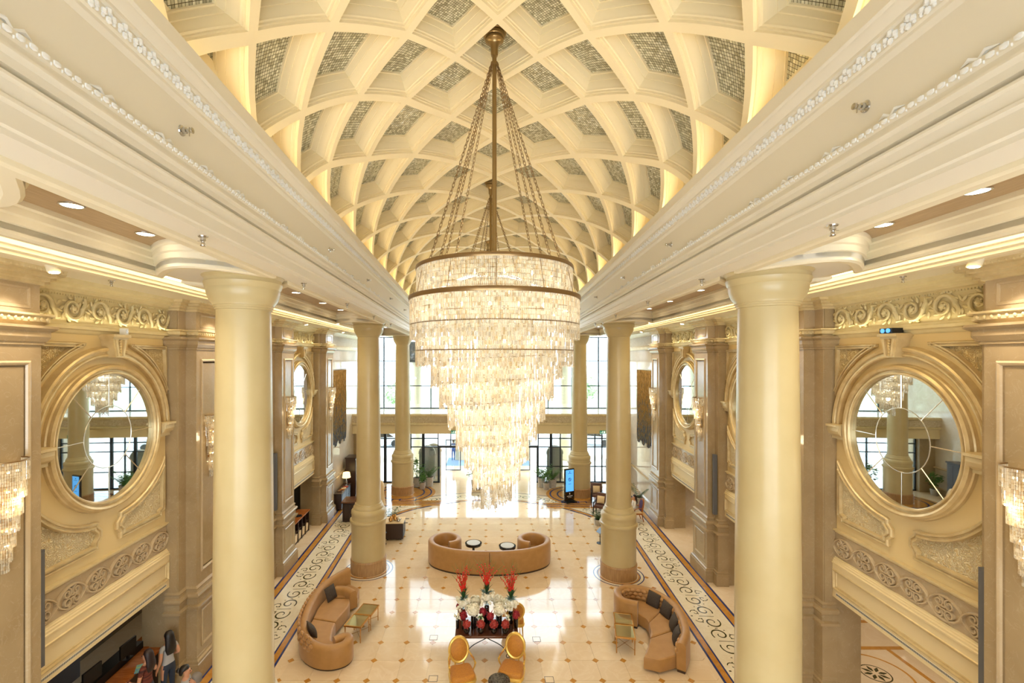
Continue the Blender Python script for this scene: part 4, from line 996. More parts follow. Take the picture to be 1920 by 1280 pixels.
# ------------------------------------------------------------------ ceiling fittings
NTH = ['first', 'second', 'third', 'fourth', 'fifth', 'sixth', 'seventh', 'eighth', 'ninth']
def downlight():
    t = link('downlight', None)
    b = MB(); b.sweep(circle(.10, 24), [(0, .02), (0, -.006), (.012, -.012), (.022, -.004), (.022, .02)], True, fn=lambda u, v, d: (u, v, d)); obj('trim_ring', b, M['chrome'], t)
    b = MB(); b.lathe([(.10, -.004), (.10, .01)], 24); obj('lens', b, M['lamp_face'], t)
    return t
dl = downlight(); first = True
for g in (-1, 1):
    for k, s in enumerate((4.95, 6.15, 9.6, 11.9, 14.2, 16.3, 20.3, 23.0, 25.7)):
        loc = W(g, 4.60, s, 10.215); lab = '%s round recessed downlight in the %s aisle ceiling, counting from the camera' % (NTH[k], SIDE[g])
        if first: o = dl; o.location = loc; tag(o, lab, 'downlight', 'aisle downlights'); first = False
        else: dup(dl, loc, 0, lab)
        add_light('downlight_lamp', 'SPOT', (loc[0], loc[1], loc[2]-.03), 150, (1, .89, .70), spot_size=1.9, spot_blend=.8, shadow_soft_size=.08)
def gimbal():
    t = link('gimbal_spotlight', None)
    b = MB(); b.lathe([(.10, .0), (.115, 0), (.115, -.012), (.10, -.012)], 20); obj('ceiling_plate', b, M['cream_plaster'], t)
    b = MB(); b.lathe([(.02, .0), (.09, -.0), (.09, -.16), (.075, -.165)], 20, cap=True)
    b.v = [(x, y*.86-z*-.35, z*.9-.0-y*.35*.4) for x, y, z in b.v]; obj('lamp_head', b, M['cream_plaster'], t)
    b = MB(); b.lathe([(.07, -.166), (.07, -.172)], 20); b.v = [(x, y*.86-z*-.35, z*.9-y*.35*.4) for x, y, z in b.v]; obj('lens', b, M['lamp_face'], t)
    return t
gb = gimbal(); first = True
for g in (-1, 1):
    for i, s in enumerate(PIL):
        x, y, z = W(g, 6.62, s+.15, 9.975); rz = PI/2 if g < 0 else -PI/2
        lab = 'small cream spotlight under the %s aisle ceiling, at the %s pilaster' % (SIDE[g], ORD[i])
        if first: o = gb; o.location = (x, y, z); o.rotation_euler = (0, 0, rz); tag(o, lab, 'spotlight', 'aisle spotlights'); first = False
        else: dup(gb, (x, y, z), rz, lab)
        d = (Vector(W(g, NW-.55, s, 8.6))-Vector((x, y, z-.25))).normalized()
        l = add_light('spotlight_lamp', 'SPOT', (x, y, z-.25), 90, (1, .87, .72), spot_size=1.3, spot_blend=.9, shadow_soft_size=.04); l.rotation_euler = d.to_track_quat('-Z', 'Y').to_euler()
# side-wall and pendent sprinklers
b = MB(); b.lathe([(.0, 0), (.055, 0), (.05, .012), (.03, .02), (.03, .05), (.018, .055), (.018, .08)], 16); sp_a = mesh_of('escutcheon', b, M['chrome'])
b = MB(); b.lathe([(.0, .105), (.03, .105), (.028, .112), (.0, .113)], 12); b.tube([(-.018, 0, .08), (-.022, 0, .095), (0, 0, .107)], .005, 4); b.tube([(.018, 0, .08), (.022, 0, .095), (0, 0, .107)], .005, 4); b.box(-.045, .045, .02, .03, .06, .064); sp_b = mesh_of('deflector', b, M['chrome'])
for g in (-1, 1):
    for k, s in enumerate((4.35, 9.4, 13.2, 17.4, 21.6)):
        t = thing('wall_sprinkler', '%s chrome sprinkler on the %s beam fascia, counting from the camera' % (NTH[k], SIDE[g]), 'sprinkler', W(g, 2.995, s, 10.76), 0, 'fascia sprinklers')
        t.rotation_euler = (0, -g*PI/2, 0); link('escutcheon', sp_a, t); link('deflector', sp_b, t)
    for k, s in enumerate((5.0, 8.3, 11.5, 15.0, 18.6)):
        t = thing('ceiling_sprinkler', '%s small pendent sprinkler under the %s beam soffit, counting from the camera' % (NTH[k], SIDE[g]), 'sprinkler', W(g, 3.15, s, 9.88), 0, 'soffit sprinklers')
        t.rotation_euler = (PI, 0, 0); link('escutcheon', sp_a, t); link('deflector', sp_b, t)
for g, k, s in [(g, k, s) for g in (-1, 1) for k, s in enumerate((8.6, 13.6, 19.4))]:
    t = thing('wall_side_sprinkler', '%s small sprinkler by the wall cornice of the %s aisle, from the camera' % (NTH[k], SIDE[g]), 'sprinkler', W(g, 6.95, s, 9.98), 0, 'aisle sprinklers')
    t.rotation_euler = (PI, 0, 0); link('escutcheon', sp_a, t); link('deflector', sp_b, t)
# projector and sensor on the keystones
loc, rz = wall_tf(1, BAY[0]); t = thing('projector', 'small black projector on the keystone of the nearest right mirror', 'projector', loc, rz)
b = MB(); b.box(-.16, .16, .12, .34, 9.0, 9.1); obj('body', b, M['black'], t, smooth=0)
for u in (-.07, .07): b = MB(); b.lathe([(.045, 0), (.045, .03)], 14); b.v = [(u+p[0], .33+p[2], 9.05+p[1]) for p in b.v]; obj('lens', b, M['screen'], t)
loc, rz = wall_tf(-1, BAY[0]); t = thing('sensor_box', 'small white sensor box on the keystone of the nearest left mirror', 'sensor', loc, rz)
b = MB(); b.box(-.26, -.16, .14, .26, 8.995, 9.14); obj('body', b, M['leaf_white'], t, smooth=0)
b = MB(); b.box(-.24, -.18, .26, .27, 9.03, 9.1); obj('window', b, M['chrome'], t, smooth=0)
# exit signs on the balcony beam
for px, lab in ((851, 'green running-man exit sign left of the chandelier tip'), (1130, 'green running-man exit sign beside the right middle column')):
    X = (px-VX)*30.5/FPX; t = thing('exit_sign', lab, 'sign', (X, 30.5, 3.42), 0, 'exit signs')
    b = MB(); b.box(-.19, .19, -.03, .03, .02, .22); obj('sign_box', b, M['exit_green'], t, smooth=0)
    b = MB(); yy = -.034; b.box(.06, .15, yy, -.03, .05, .19); obj('door_symbol', b, M['exit_white'], t, smooth=0)
    b = MB(); b.ball((-.02, -.034, .18), .018, 8, 4, (1, .2, 1)); b.tube([(-.02, -.034, .16), (-.035, -.034, .11)], .014, 4); b.tube([(-.035, -.034, .11), (.0, -.034, .085), (-.01, -.034, .05)], .011, 4)
    b.tube([(-.035, -.034, .11), (-.06, -.034, .08), (-.09, -.034, .08)], .011, 4); b.tube([(-.02, -.034, .155), (.015, -.034, .13)], .008, 4); b.tube([(-.02, -.034, .155), (-.06, -.034, .14)], .008, 4); obj('running_figure', b, M['exit_white'], t)
    b = MB(); b.poly([(-.17, yy, .12), (-.13, yy, .155), (-.13, yy, .085)]); b.box(-.13, -.09, yy, -.03, .108, .132); obj('arrow_symbol', b, M['exit_white'], t, smooth=0)
# tapestries of beaded strings on the polished end walls
for g in (-1, 1):
    b = MB(); n = 56; s0, s1 = 25.1, 28.2
    for k in range(n):
        s = s0+(s1-s0)*(k+.5)/n; dn = rng.uniform(.0, .05); zb = 3.55+.12*math.sin(k*.35) + rng.uniform(-.05, .05); zt = 7.76
        R = []
        for i in range(10):
            z = zt+(zb-zt)*i/9; o = .012*math.sin(i*1.7+k); h = (s1-s0)/n*.52
            R.append([W(g, NW-.38-dn+o, s-h, z), W(g, NW-.41-dn+o, s, z), W(g, NW-.38-dn+o, s+h, z), W(g, NW-.36-dn+o, s, z)])
        b.rings(R, True, False, True, True)
    t = thing('bead_tapestry', 'tall hanging of gold to blue beaded strings on the %s wall' % SIDE[g], 'wall hanging', W(g, NW-.25, 26, 0)); t.location = (0, 0, 0)
    obj('bead_strings', b, M['beads'], t, smooth=0)['kind'] = 'stuff'
    b = MB(); b.tube([W(g, NW-.40, s0-.05, 7.8), W(g, NW-.40, s1+.05, 7.8)], .03, 6); obj('hanging_rail', b, M['bronze'], t)
# lamps in the side passages
for g, n, e in ((-1, 9.2, 14), (1, 10.2, 120)):
    for s in (8.5, 12.5, 17.5, 22):
        x, y, z = W(g, n, s, 2.7); add_light('passage_lamp', 'SPOT', (x, y, z), e, (1, .86, .62), spot_size=2.4, spot_blend=.6, shadow_soft_size=.1)
# ------------------------------------------------------------------ furniture
def smooth_path(P, n=6, closed=False):
    """Catmull-Rom through plan points"""
    out = []; m = len(P)
    for i in range(m if closed else m-1):
        p0, p1, p2, p3 = (P[(i-1) % m] if (closed or i > 0) else P[0]), P[i], P[(i+1) % m], (P[(i+2) % m] if (closed or i+2 < m) else P[-1])
        for k in range(n):
            t = k/n
            out.append(tuple(.5*((2*b)+(-a+c)*t+(2*a-5*b+4*c-d)*t*t+(-a+3*b-3*c+d)*t**3) for a, b, c, d in zip(p0, p1, p2, p3)))
    if not closed: out.append(tuple(P[-1]))
    return out
PLAN = lambda u, v, d: (u, v, d)
def back_profile(h, t):
    return [(t, .07), (t+.005, .3), (t, h-.10), (t-.02, h-.04), (t-.06, h-.005), (0, h), (-t+.06, h-.005), (-t+.02, h-.04), (-t, h-.10), (-t, .07)]
def closed_sweep(path, prof):
    mb = MB(); mb.sweep(path, prof, False, PLAN, prof_closed=True); k = len(prof); n = len(path)
    mb.f.append(tuple(range(k))); mb.f.append(tuple((n-1)*k+a for a in reversed(range(k)))); return mb
def heights(mb, T):
    mb.v = [(x, y, z*lerp_table(T, y)) for x, y, z in mb.v]; return mb
def slab(pts, z0, z1, r=.05):
    """padded block: rounded upper edge"""
    mb = MB(); A = sum(pts[i][0]*pts[(i+1) % len(pts)][1]-pts[(i+1) % len(pts)][0]*pts[i][1] for i in range(len(pts)))
    if A < 0: pts = pts[::-1]
    k = len(pts); prof = [(0, z0), (0, z1-r), (-r*.3, z1-r*.3), (-r, z1)]
    mb.sweep(pts, prof, True, PLAN); n = len(prof); mb.f.append(tuple(i*n+n-1 for i in range(k))); mb.f.append(tuple(i*n for i in reversed(range(k)))); return mb
# centre sofa, back to the camera, both ends curled in
t = thing('curled_sofa', 'tan curved sofa with both ends curled in, back towards the flower table', 'sofa', (0, 0, 0))
half = [(-1.58, 18.86), (-1.30, 19.02), (-1.22, 19.40), (-1.47, 19.76), (-1.85, 19.84), (-2.2, 19.62), (-2.36, 19.2), (-2.12, 18.62), (-1.45, 18.18), (-.65, 17.98), (.08, 17.93)]
pl = smooth_path(half + [(.16-x, y) for x, y in half[-2::-1]], 5)
obj('curved_back', closed_sweep(pl, back_profile(.93, .12)), M['leather'], t, smooth=50)
obj('plinth', closed_sweep(pl, [(.10, 0), (.10, .07), (-.10, .07), (-.10, 0)]), M['leather_seam'], t)
b = MB(); b.box(.07, .09, 17.79, 17.806, .08, .92); obj('seam', b, M['leather_seam'], t, smooth=0)
ins = smooth_path([(-2.22, 19.3), (-1.98, 18.66), (-1.4, 18.30), (-.6, 18.11), (.08, 18.06), (.76, 18.11), (1.56, 18.30), (2.14, 18.66), (2.38, 19.3)], 4)
front = smooth_path([(1.5, 19.0), (.9, 18.75), (.08, 18.68), (-.74, 18.75), (-1.34, 19.0)], 4)
b = slab(ins+front, .07, .44); obj('seat', b, M['leather'], t)
for sx in (-1, 1): b = slab([(.08+sx*(1.86)+.50*math.cos(a), 19.30+.44*math.sin(a)) for a in [2*PI*i/20 for i in range(20)]], .07, .455); obj('seat', b, M['leather'], t)
b = MB(); b.box(-2.02, -1.72, 18.9, 19.1, .46, .56); 
# left sofa
t = thing('serpentine_sofa', 'tan serpentine sofa with a tufted back and two dark cushions, on the left', 'sofa', (0, 0, 0))
P = [(-5.02, 16.55), (-5.45, 15.75), (-5.60, 14.9), (-5.52, 13.9), (-5.24, 13.1), (-4.78, 12.66), (-4.33, 12.53), (-3.98, 12.66), (-3.90, 12.92), (-4.05, 13.02), (-4.30, 12.86)]
HT = [(12.4, .66), (13.0, .70), (13.8, .78), (15.2, .92), (16.6, .98)]
pl = smooth_path(P, 5); obj('curved_back', heights(closed_sweep(pl, back_profile(.95, .12)), HT), M['leather'], t, smooth=50)
obj('plinth', closed_sweep(pl, [(.10, 0), (.10, .07), (-.10, .07), (-.10, 0)]), M['leather_seam'], t)
def tufts(path, off, z0, z1, rows, step, name, parent):
    """quilted lining: rows of shallow pillows along the inside of a back"""
    mb = MB(); d = 0
    for i in range(1, len(path)-1):
        d += (Vector(path[i])-Vector(path[i-1])).length
        if d < step: continue
        d = 0; tg = (Vector(path[i+1])-Vector(path[i-1])).normalized(); nn = Vector((-tg.y, tg.x))*off; a = math.atan2(tg.y, tg.x)
        for r in range(rows):
            z = z0+(z1-z0)*(r+.5)/rows; sh = (.5 if r % 2 else 0)*step
            mb.ball((path[i][0]+nn.x+tg.x*sh, path[i][1]+nn.y+tg.y*sh, z), 1, 7, 4, (step*.6, .05, (z1-z0)/rows*.62), Matrix.Rotation(a, 3, 'Z'))
    return obj(name, mb, M['leather_tuft'], parent, smooth=60, kind='stuff')
tufts(smooth_path(P[:6], 10), -.125, .42, .84, 4, .17, 'tufting', t)
b = slab(smooth_path([(-5.40, 15.4), (-5.46, 14.8), (-5.40, 14.2)], 4)+smooth_path([(-4.64, 14.0), (-4.56, 14.5), (-4.50, 14.95), (-4.62, 15.35)], 4), .07, .44); obj('seat_cushion', b, M['leather'], t)
b = slab(smooth_path([(-5.39, 14.17), (-5.34, 13.6), (-5.08, 13.08), (-4.72, 12.80), (-4.34, 12.68)], 4)+[(-4.1, 12.8), (-4.28, 13.0)]+smooth_path([(-4.45, 13.1), (-4.56, 13.5), (-4.63, 13.97)], 4), .07, .44); obj('seat_cushion', b, M['leather'], t)
b = closed_sweep(smooth_path([(-5.2, 15.72), (-4.85, 15.68), (-4.5, 15.4)], 5), back_profile(.66, .13)); obj('arm', b, M['leather'], t, smooth=50)
b = slab(smooth_path([(-5.34, 15.45), (-5.22, 15.95), (-4.95, 16.4)], 4)+[(-4.5, 16.1), (-4.4, 15.5)], .07, .42); obj('seat_cushion', b, M['leather'], t)
# right sofa
t = thing('crescent_sofa', 'tan crescent sofa with four dark cushions along its tufted back, on the right', 'sofa', (0, 0, 0))
P = [(4.74, 14.46), (4.34, 14.72), (4.30, 15.18), (4.56, 15.48), (4.95, 15.53), (5.42, 15.32), (5.74, 14.84), (5.86, 14.28), (5.77, 13.5), (5.58, 12.92), (5.22, 12.36)]
pl = smooth_path(P, 5); obj('curved_back', closed_sweep(pl, back_profile(.80, .12)), M['leather'], t, smooth=50)
obj('plinth', closed_sweep(pl, [(.10, 0), (.10, .07), (-.10, .07), (-.10, 0)]), M['leather_seam'], t)
tufts(smooth_path(P[2:], 10), -.125, .40, .74, 3, .17, 'tufting', t)
inn = smooth_path([(4.46, 15.1), (4.62, 15.36), (4.93, 15.38), (5.34, 15.18), (5.62, 14.76), (5.73, 14.25), (5.64, 13.54), (5.45, 12.98), (5.14, 12.46)], 4)
fr_ = [(4.47, 14.85), (4.74, 14.56), (4.92, 14.25), (4.94, 14.04), (4.84, 13.6), (4.70, 13.26), (4.45, 12.8), (4.24, 12.44), (4.62, 12.28)]
cuts = [(inn[:17], fr_[:4]), (inn[16:24], fr_[3:6]), (inn[23:], fr_[5:])]
for i, (a, c) in enumerate(cuts): b = slab(list(a)+list(reversed(c)), .07, .40); obj('seat_cushion', b, M['leather'], t)
def cushion(name, label, loc, rot, m, s=.42, group=None):
    mb = MB(); n = 8; R = []
    for sgn in (1, -1):
        for i in range(n+1):
            for j in range(n+1):
                u, v = -1+2*i/n, -1+2*j/n; k = (1-u*u)*(1-v*v)
                pin = 1-.10*(1-abs(u)**3)*abs(v)-0; pin2 = 1-.10*(1-abs(v)**3)*abs(u)
                mb.v.append((u*pin*s/2, sgn*(.012+.085*k**.5), v*pin2*s/2))
    N = (n+1)**2
    for o, fl in ((0, 0), (N, 1)):
        for i in range(n):
            for j in range(n):
                q = (o+i*(n+1)+j, o+(i+1)*(n+1)+j, o+(i+1)*(n+1)+j+1, o+i*(n+1)+j+1); mb.f.append(q if fl else q[::-1])
    B = [i*(n+1) for i in range(n+1)]+[n*(n+1)+j for j in range(1, n+1)]+[i*(n+1)+n for i in range(n-1, -1, -1)]+[j for j in range(n-1, 0, -1)]
    for a, c in zip(B, B[1:]+B[:1]): mb.f.append((a, c, N+c, N+a))
    o = obj(name, mb, m, None, loc, smooth=60); o.rotation_euler = rot; tag(o, label, 'cushion', group); return o
cushion('throw_cushion', 'dark woven cushion leaning in the far corner of the serpentine sofa', (-5.22, 15.28, .66), (-.35, 0, 1.2), M['cushion_dark'], .44, 'dark sofa cushions')
cushion('throw_cushion', 'dark woven cushion at the near curl of the serpentine sofa', (-5.10, 13.32, .60), (-.5, 0, 2.15), M['cushion_dark'], .42, 'dark sofa cushions')
for (x, y, rz), lab in zip(((5.42, 14.98, -.95), (5.60, 14.38, -1.3), (5.55, 13.68, -1.75), (5.38, 13.06, -1.9)), ('farthest', 'second farthest', 'second nearest', 'nearest')):
    cushion('throw_cushion', 'dark woven cushion on the crescent sofa, %s of its four' % lab, (x, y, .60), (-.32, .06, rz), M['cushion_dark'], .44, 'dark sofa cushions')
# mirrored coffee tables
def coffee_table(lab, cx, cy, wx, wy, rz):
    t = thing('coffee_table', lab, 'table', (cx, cy, .002), rz, 'mirrored coffee tables')
    b = MB(); b.box(-wx/2, wx/2, -wy/2, wy/2, .47, .488); obj('mirror_top', b, M['mirror_top'], t, smooth=0)
    b = MB(); b.sweep(rect(-wx/2, wx/2, -wy/2, wy/2), [(-.025, .45), (.012, .45), (.012, .495), (-.025, .495)], True, PLAN, prof_closed=True); obj('brass_rim', b, M['brass'], t, smooth=20)
    for sx in (-1, 1):
        for sy in (-1, 1): b = MB(); b.lathe([(.012, 0), (.016, .02), (.014, .25), (.018, .45)], 8, (sx*(wx/2-.02), sy*(wy/2-.02), 0)); obj('leg', b, M['brass'], t)
    b = MB(); b.tube([(-wx/2+.02, -wy/2+.02, .14), (wx/2-.02, wy/2-.02, .14)], .007, 5); b.tube([(-wx/2+.02, wy/2-.02, .14), (wx/2-.02, -wy/2+.02, .14)], .007, 5); obj('cross_stretcher', b, M['brass'], t)
coffee_table('mirrored brass coffee table by the serpentine sofa, the nearer of that pair', -3.97, 13.98, .53, .62, -.18)
coffee_table('mirrored brass coffee table by the serpentine sofa, the farther of that pair', -3.83, 14.60, .53, .60, -.18)
coffee_table('mirrored brass coffee table by the crescent sofa, the farther of that pair', 4.17, 14.08, .54, .60, -.2)
coffee_table('mirrored brass coffee table by the crescent sofa, the nearer of that pair', 4.02, 13.44, .54, .64, -.2)
# round tables inside the curled sofa
for X, Y, lab in ((-.60, 19.65, 'round black table with a white glass top, left inside the curled sofa'), (.84, 19.36, 'round black table with a white glass top, right inside the curled sofa')):
    t = thing('round_table', lab, 'table', (X, Y, .002), 0, 'round black tables')
    b = MB(); b.lathe([(.30, 0), (.30, .03), (.06, .06), (.05, .4), (.2, .46), (.35, .48), (.36, .53), (.36, .57), (.28, .572)], 32); obj('pedestal', b, M['black_gloss'], t)
    b = MB(); b.lathe([(.285, .572), (.285, .582)], 32); obj('glass_top', b, M['mirror_top'] if False else mat('white_glass_top', (236, 242, 248), .05, coat=.5), t)
# flower table
FT = thing('flower_table', 'dark mahogany console table carrying the flower arrangements', 'table', (-.02, 13.2, .002))
b = MB(); b.sweep(rect(-.87, .87, -.47, .47), [(-.02, .70), (.0, .70), (.015, .72), (.015, .755), (0, .77), (-.05, .77)], True, PLAN); b.poly([(x, y, .77) for x, y in rect(-.82, .82, -.42, .42)]); b.poly([(x, y, .70) for x, y in rect(-.85, .85, -.45, .45)]); obj('table_top', b, M['table_wood'], FT, smooth=25)
for sx in (-1, 1):
    for sy in (-1, 1): b = MB(); b.lathe([(.035, 0), (.04, .03), (.025, .08), (.028, .6), (.04, .66), (.045, .70)], 12, (sx*.66, sy*.36, 0)); obj('leg', b, M['bronze'], FT)
for sx in (-1, 1):
    b = MB(); b.tube([(sx*a, -.36, z) for a, z in smooth_path([(-.10, .69), (.1, .60), (.42, .42), (.62, .16), (.66, .10)], 5)], .012, 6); b.tube([(sx*(.60+u), -.36, .14+v) for u, v in spiral(0, 0, .08, .02, 0, 420, 16)], .010, 5); obj('iron_scroll', b, M['dark_metal'], FT)
def bloom(mb, c, r, n=40, petal=.035):
    for k in range(n):
        d = Vector((rng.gauss(0, 1), rng.gauss(0, 1), rng.gauss(0, 1))).normalized(); mb.ball(Vector(c)+d*r*rng.uniform(.8, 1), petal, 5, 3, (1, 1, .6), d.to_track_quat('Z', 'Y').to_matrix())
    mb.ball(c, r*.8, 8, 5)
def blades(mb, c, n, ln, wd, spread, up=.8):
    for k in range(n):
        a = rng.random()*2*PI; h = rng.uniform(.5, 1)*ln; o = rng.uniform(.2, 1)*spread
        p0 = Vector(c); p1 = p0+Vector((math.cos(a)*o*.4, math.sin(a)*o*.4, h*up*.6)); p2 = p0+Vector((math.cos(a)*o, math.sin(a)*o, h*up)); s = Vector((-math.sin(a), math.cos(a), 0))*wd
        b = len(mb.v); mb.v += [tuple(p0-s*.5), tuple(p0+s*.5), tuple(p1-s), tuple(p1+s), tuple(p2)]; mb.f += [(b, b+1, b+3, b+2), (b+2, b+3, b+4)]
TZ = .774
def vase(mb, x, y, r, h, z=TZ): mb.lathe([(r*.9, z), (r, z+.02), (r, z+h-.01), (r*.94, z+h), (r*.85, z+h-.03)], 16, (x, y, 0))
def arrangement(lab, x, y, kind):
    t = thing('flower_arrangement', lab, 'flowers', (0, 0, 0), 0, 'arrangements on the flower table')
    if kind == 'low':
        b = MB(); b.lathe([(.05, TZ), (.085, TZ+.05), (.09, TZ+.12), (.07, TZ+.17), (.06, TZ+.17)], 16, (x, y, 0)); obj('vase', b, M['vase_black'], t)
        b = MB(); bloom(b, (x, y, TZ+.25), .115, 60, .03); obj('bloom', b, M['petal_coral'], t)
    if kind == 'maroon':
        b = MB(); vase(b, x, y, .06, .26); obj('vase', b, M['vase_black'], t)
        b = MB(); bloom(b, (x, y, TZ+.36), .11, 50, .026); blades(b, (x, y, TZ+.33), 40, .24, .012, .19, .7); obj('bloom', b, M['petal_maroon'], t)
    if kind == 'white':
        b = MB(); vase(b, x, y, .075, .36); obj('vase', b, M['vase_black'], t)
        b = MB(); bloom(b, (x, y, TZ+.52), .175, 100, .038); obj('bloom', b, M['petal_white'], t)
        b = MB(); blades(b, (x, y, TZ+.36), 14, .25, .03, .2, .6); obj('leaves', b, M['leaf'], t)
    if kind == 'small':
        b = MB(); vase(b, x, y, .045, .24); obj('vase', b, M['vase_black'], t)
        b = MB(); 
        for k in range(9): bloom(b, (x+rng.gauss(0, .05), y+rng.gauss(0, .05), TZ+.32+rng.gauss(0, .04)), .032, 8, .02)
        obj('bloom', b, M['petal_white'], t); b = MB(); blades(b, (x, y, TZ+.26), 16, .2, .02, .14, .7); obj('leaves', b, M['leaf'], t)
    if kind in ('spray', 'spray_tall'):
        hv = .50 if kind == 'spray' else .66
        b = MB(); vase(b, x, y, .07, hv*.72); obj('vase', b, M['vase_black'], t)
        b = MB(); b.lathe([(.066, TZ+hv*.7), (.066, TZ+hv+.22), (.062, TZ+hv+.22), (.062, TZ+hv*.7)], 16, (x, y, 0), cap=False); obj('glass_cylinder', b, M['glass'], t)
        z0 = TZ+hv+.2
        b = MB()
        for k in range(22): bloom(b, (x+rng.uniform(-.19, .19), y+rng.uniform(-.14, .14), z0-.12+rng.uniform(-.15, .13)), .048, 7, .032)
        b.ball((x, y, z0-.12), .13, 10, 6, (1.1, .8, .9)); obj('orchids', b, M['petal_white'], t)
        b = MB(); blades(b, (x, y, z0), 40, .42, .018, .24, .9); obj('leaves', b, M['leaf_dark'], t)
        b = MB(); blades(b, (x, y, z0-.02), 22, .22, .035, .24, .5); obj('eucalyptus', b, M['leaf_grey'], t)
        st, bl = MB(), MB()
        for k in range(14):
            a = 2*PI*k/14+rng.uniform(-.2, .2); o = rng.uniform(.18, .52); h = rng.uniform(.72, 1.15)
            pts = [(x+math.cos(a)*o*q*q, y+math.sin(a)*o*.7*q*q, z0+h*q) for q in (0, .3, .6, .85, 1)]
            st.tube(pts, [.009, .008, .007, .006, .003], 4)
            for j in range(9):
                q = .32+.55*j/9; bl.ball((x+math.cos(a)*o*q*q+rng.gauss(0, .012), y+math.sin(a)*o*.7*q*q+rng.gauss(0, .012), z0+h*q), .030-.0012*j, 5, 3)
        obj('stems', st, M['stem'], t); obj('red_blossoms', bl, M['petal_red'], t)
for (x, y, k), lab in zip([(-.56, 12.86, 'low'), (-.17, 12.86, 'low'), (.20, 12.86, 'low'), (.52, 12.86, 'low'),
        (-.66, 13.08, 'maroon'), (.10, 13.05, 'maroon'), (-.12, 13.28, 'maroon'), (.84, 13.14, 'maroon'), (-.80, 13.60, 'maroon'),
        (-.38, 13.12, 'white'), (.36, 13.14, 'white'), (-.34, 13.56, 'white'), (.34, 13.58, 'white'),
        (-.84, 13.1, 'small'), (-.2, 13.04, 'small'), (.62, 13.06, 'small'),
        (-.68, 13.36, 'spray'), (.70, 13.36, 'spray'), (.0, 13.38, 'spray_tall')],
        ['low brick-red bloom ball, leftmost of the front row', 'low brick-red bloom ball, second from left in the front row', 'low brick-red bloom ball, third from left in the front row', 'low brick-red bloom ball, rightmost of the front row',
         'maroon bloom behind the leftmost brick-red ball', 'maroon bloom at the middle of the table', 'maroon bloom behind the small white posy in the middle', 'spiky maroon bloom at the right table end', 'spiky maroon bloom at the far left table corner',
         'big white hydrangea left of the middle vase', 'big white hydrangea right of the middle vase', 'rear white hydrangea on the left half of the table', 'rear white hydrangea on the right half of the table',
         'small white posy at the left table end', 'small white posy just left of the middle vase', 'small white posy near the right table end',
         'red blossom spray over white orchids in the left tall vase', 'red blossom spray over white orchids in the right tall vase', 'tallest red blossom spray, in the middle tall vase']):
    arrangement(lab, x-.02, y, k)
# gilded oval-back armchairs (front = -y)
def armchair():
    t = link('oval_back_armchair', None)
    b = MB(); pts = smooth_path([(-.25, .25), (-.31, -.05), (-.28, -.27), (0, -.32), (.28, -.27), (.31, -.05), (.25, .25), (0, .27)], 4, True)
    m = slab(pts, .40, .52, .05); obj('seat', m, M['ochre_fabric'], t, smooth=50)
    b = MB(); b.sweep(pts, [(-.03, .33), (.02, .33), (.028, .37), (.02, .42), (-.03, .42)], True, PLAN, prof_closed=True); obj('seat_rail', b, M['gold_paint'], t)
    tilt = lambda u, v, d: (u, .27+(v-.5)*.20-d, v)
    E = [(.25*math.cos(a), .84+.29*math.sin(a)) for a in [2*PI*i/36 for i in range(36)]]
    b = MB(); b.sweep(E, [(-.035, -.02), (-.03, .025), (0, .035), (.028, .02), (.03, -.02)], True, tilt, prof_closed=True); obj('oval_frame', b, M['gold_paint'], t)
    b = MB(); 
    R = [[tilt(u*k, .84+(v-.84)*k, d) for u, v in E] for k, d in ((.9, -.03), (.9, .0), (.6, .03), (.2, .04))]
    b.rings(R, True, False, True, True); obj('back_pad', b, M['ochre_fabric'], t, smooth=60)
    b = MB(); b.tube([(-.12, .26, .40), (-.11, .27, .58)], .022, 6); b.tube([(.12, .26, .40), (.11, .27, .58)], .022, 6); obj('back_supports', b, M['gold_paint'], t)
    for sx in (-1, 1):
        b = MB(); b.tube([(sx*u, v, z) for u, v, z in ((.24, .31, .80), (.30, .18, .74), (.33, .0, .72), (.335, -.10, .705))], [.018, .02, .022, .028], 7); b.tube([(sx*u, v, z) for u, v, z in ((.335, -.10, .70), (.33, -.06, .60), (.30, -.02, .50), (.29, -.02, .40))], [.024, .02, .018, .022], 7); obj('armrest', b, M['gold_paint'], t, smooth=60)
        b = MB(); b.tube([(sx*u, v, z) for u, v, z in ((.27, .13, .765), (.31, .03, .76), (.32, -.03, .745))], [.018, .026, .018], 6); obj('arm_pad', b, M['ochre_fabric'], t, smooth=60)
        b = MB(); b.tube([(sx*.26, -.25, .38), (sx*.265, -.265, .3), (sx*.265, -.27, .08), (sx*.265, -.27, 0)], [.034, .026, .014, .018], 8); obj('leg', b, M['gold_paint'], t)
        b = MB(); b.tube([(sx*.22, .24, .38), (sx*.225, .27, .25), (sx*.23, .33, 0)], [.03, .022, .014], 8); obj('leg', b, M['gold_paint'], t)
    return t
ac = armchair(); ac.location = (-.66, 11.72, .002); ac.rotation_euler = (0, 0, .28); tag(ac, 'gilt oval-back armchair in ochre, the left one of the front pair', 'chair', 'gilt oval-back armchairs')
dup(ac, (.64, 11.88, .002), -.30, 'gilt oval-back armchair in ochre, the right one of the front pair')
dup(ac, (.80, 14.15, .002), PI+.15, 'gilt oval-back armchair behind the flower table, mostly hidden by flowers')
t = thing('granite_table', 'low round speckled granite table between the two gilt armchairs', 'table', (.29, 11.36, .002))
b = MB(); b.lathe([(.15, 0), (.15, .03), (.05, .06), (.05, .42), (.12, .46)], 20); obj('stand', b, M['dark_metal'], t)
b = MB(); b.lathe([(.12, .46), (.26, .46), (.275, .475), (.275, .5), (.265, .515), (.2, .518)], 32); obj('table_top', b, M['granite'], t)
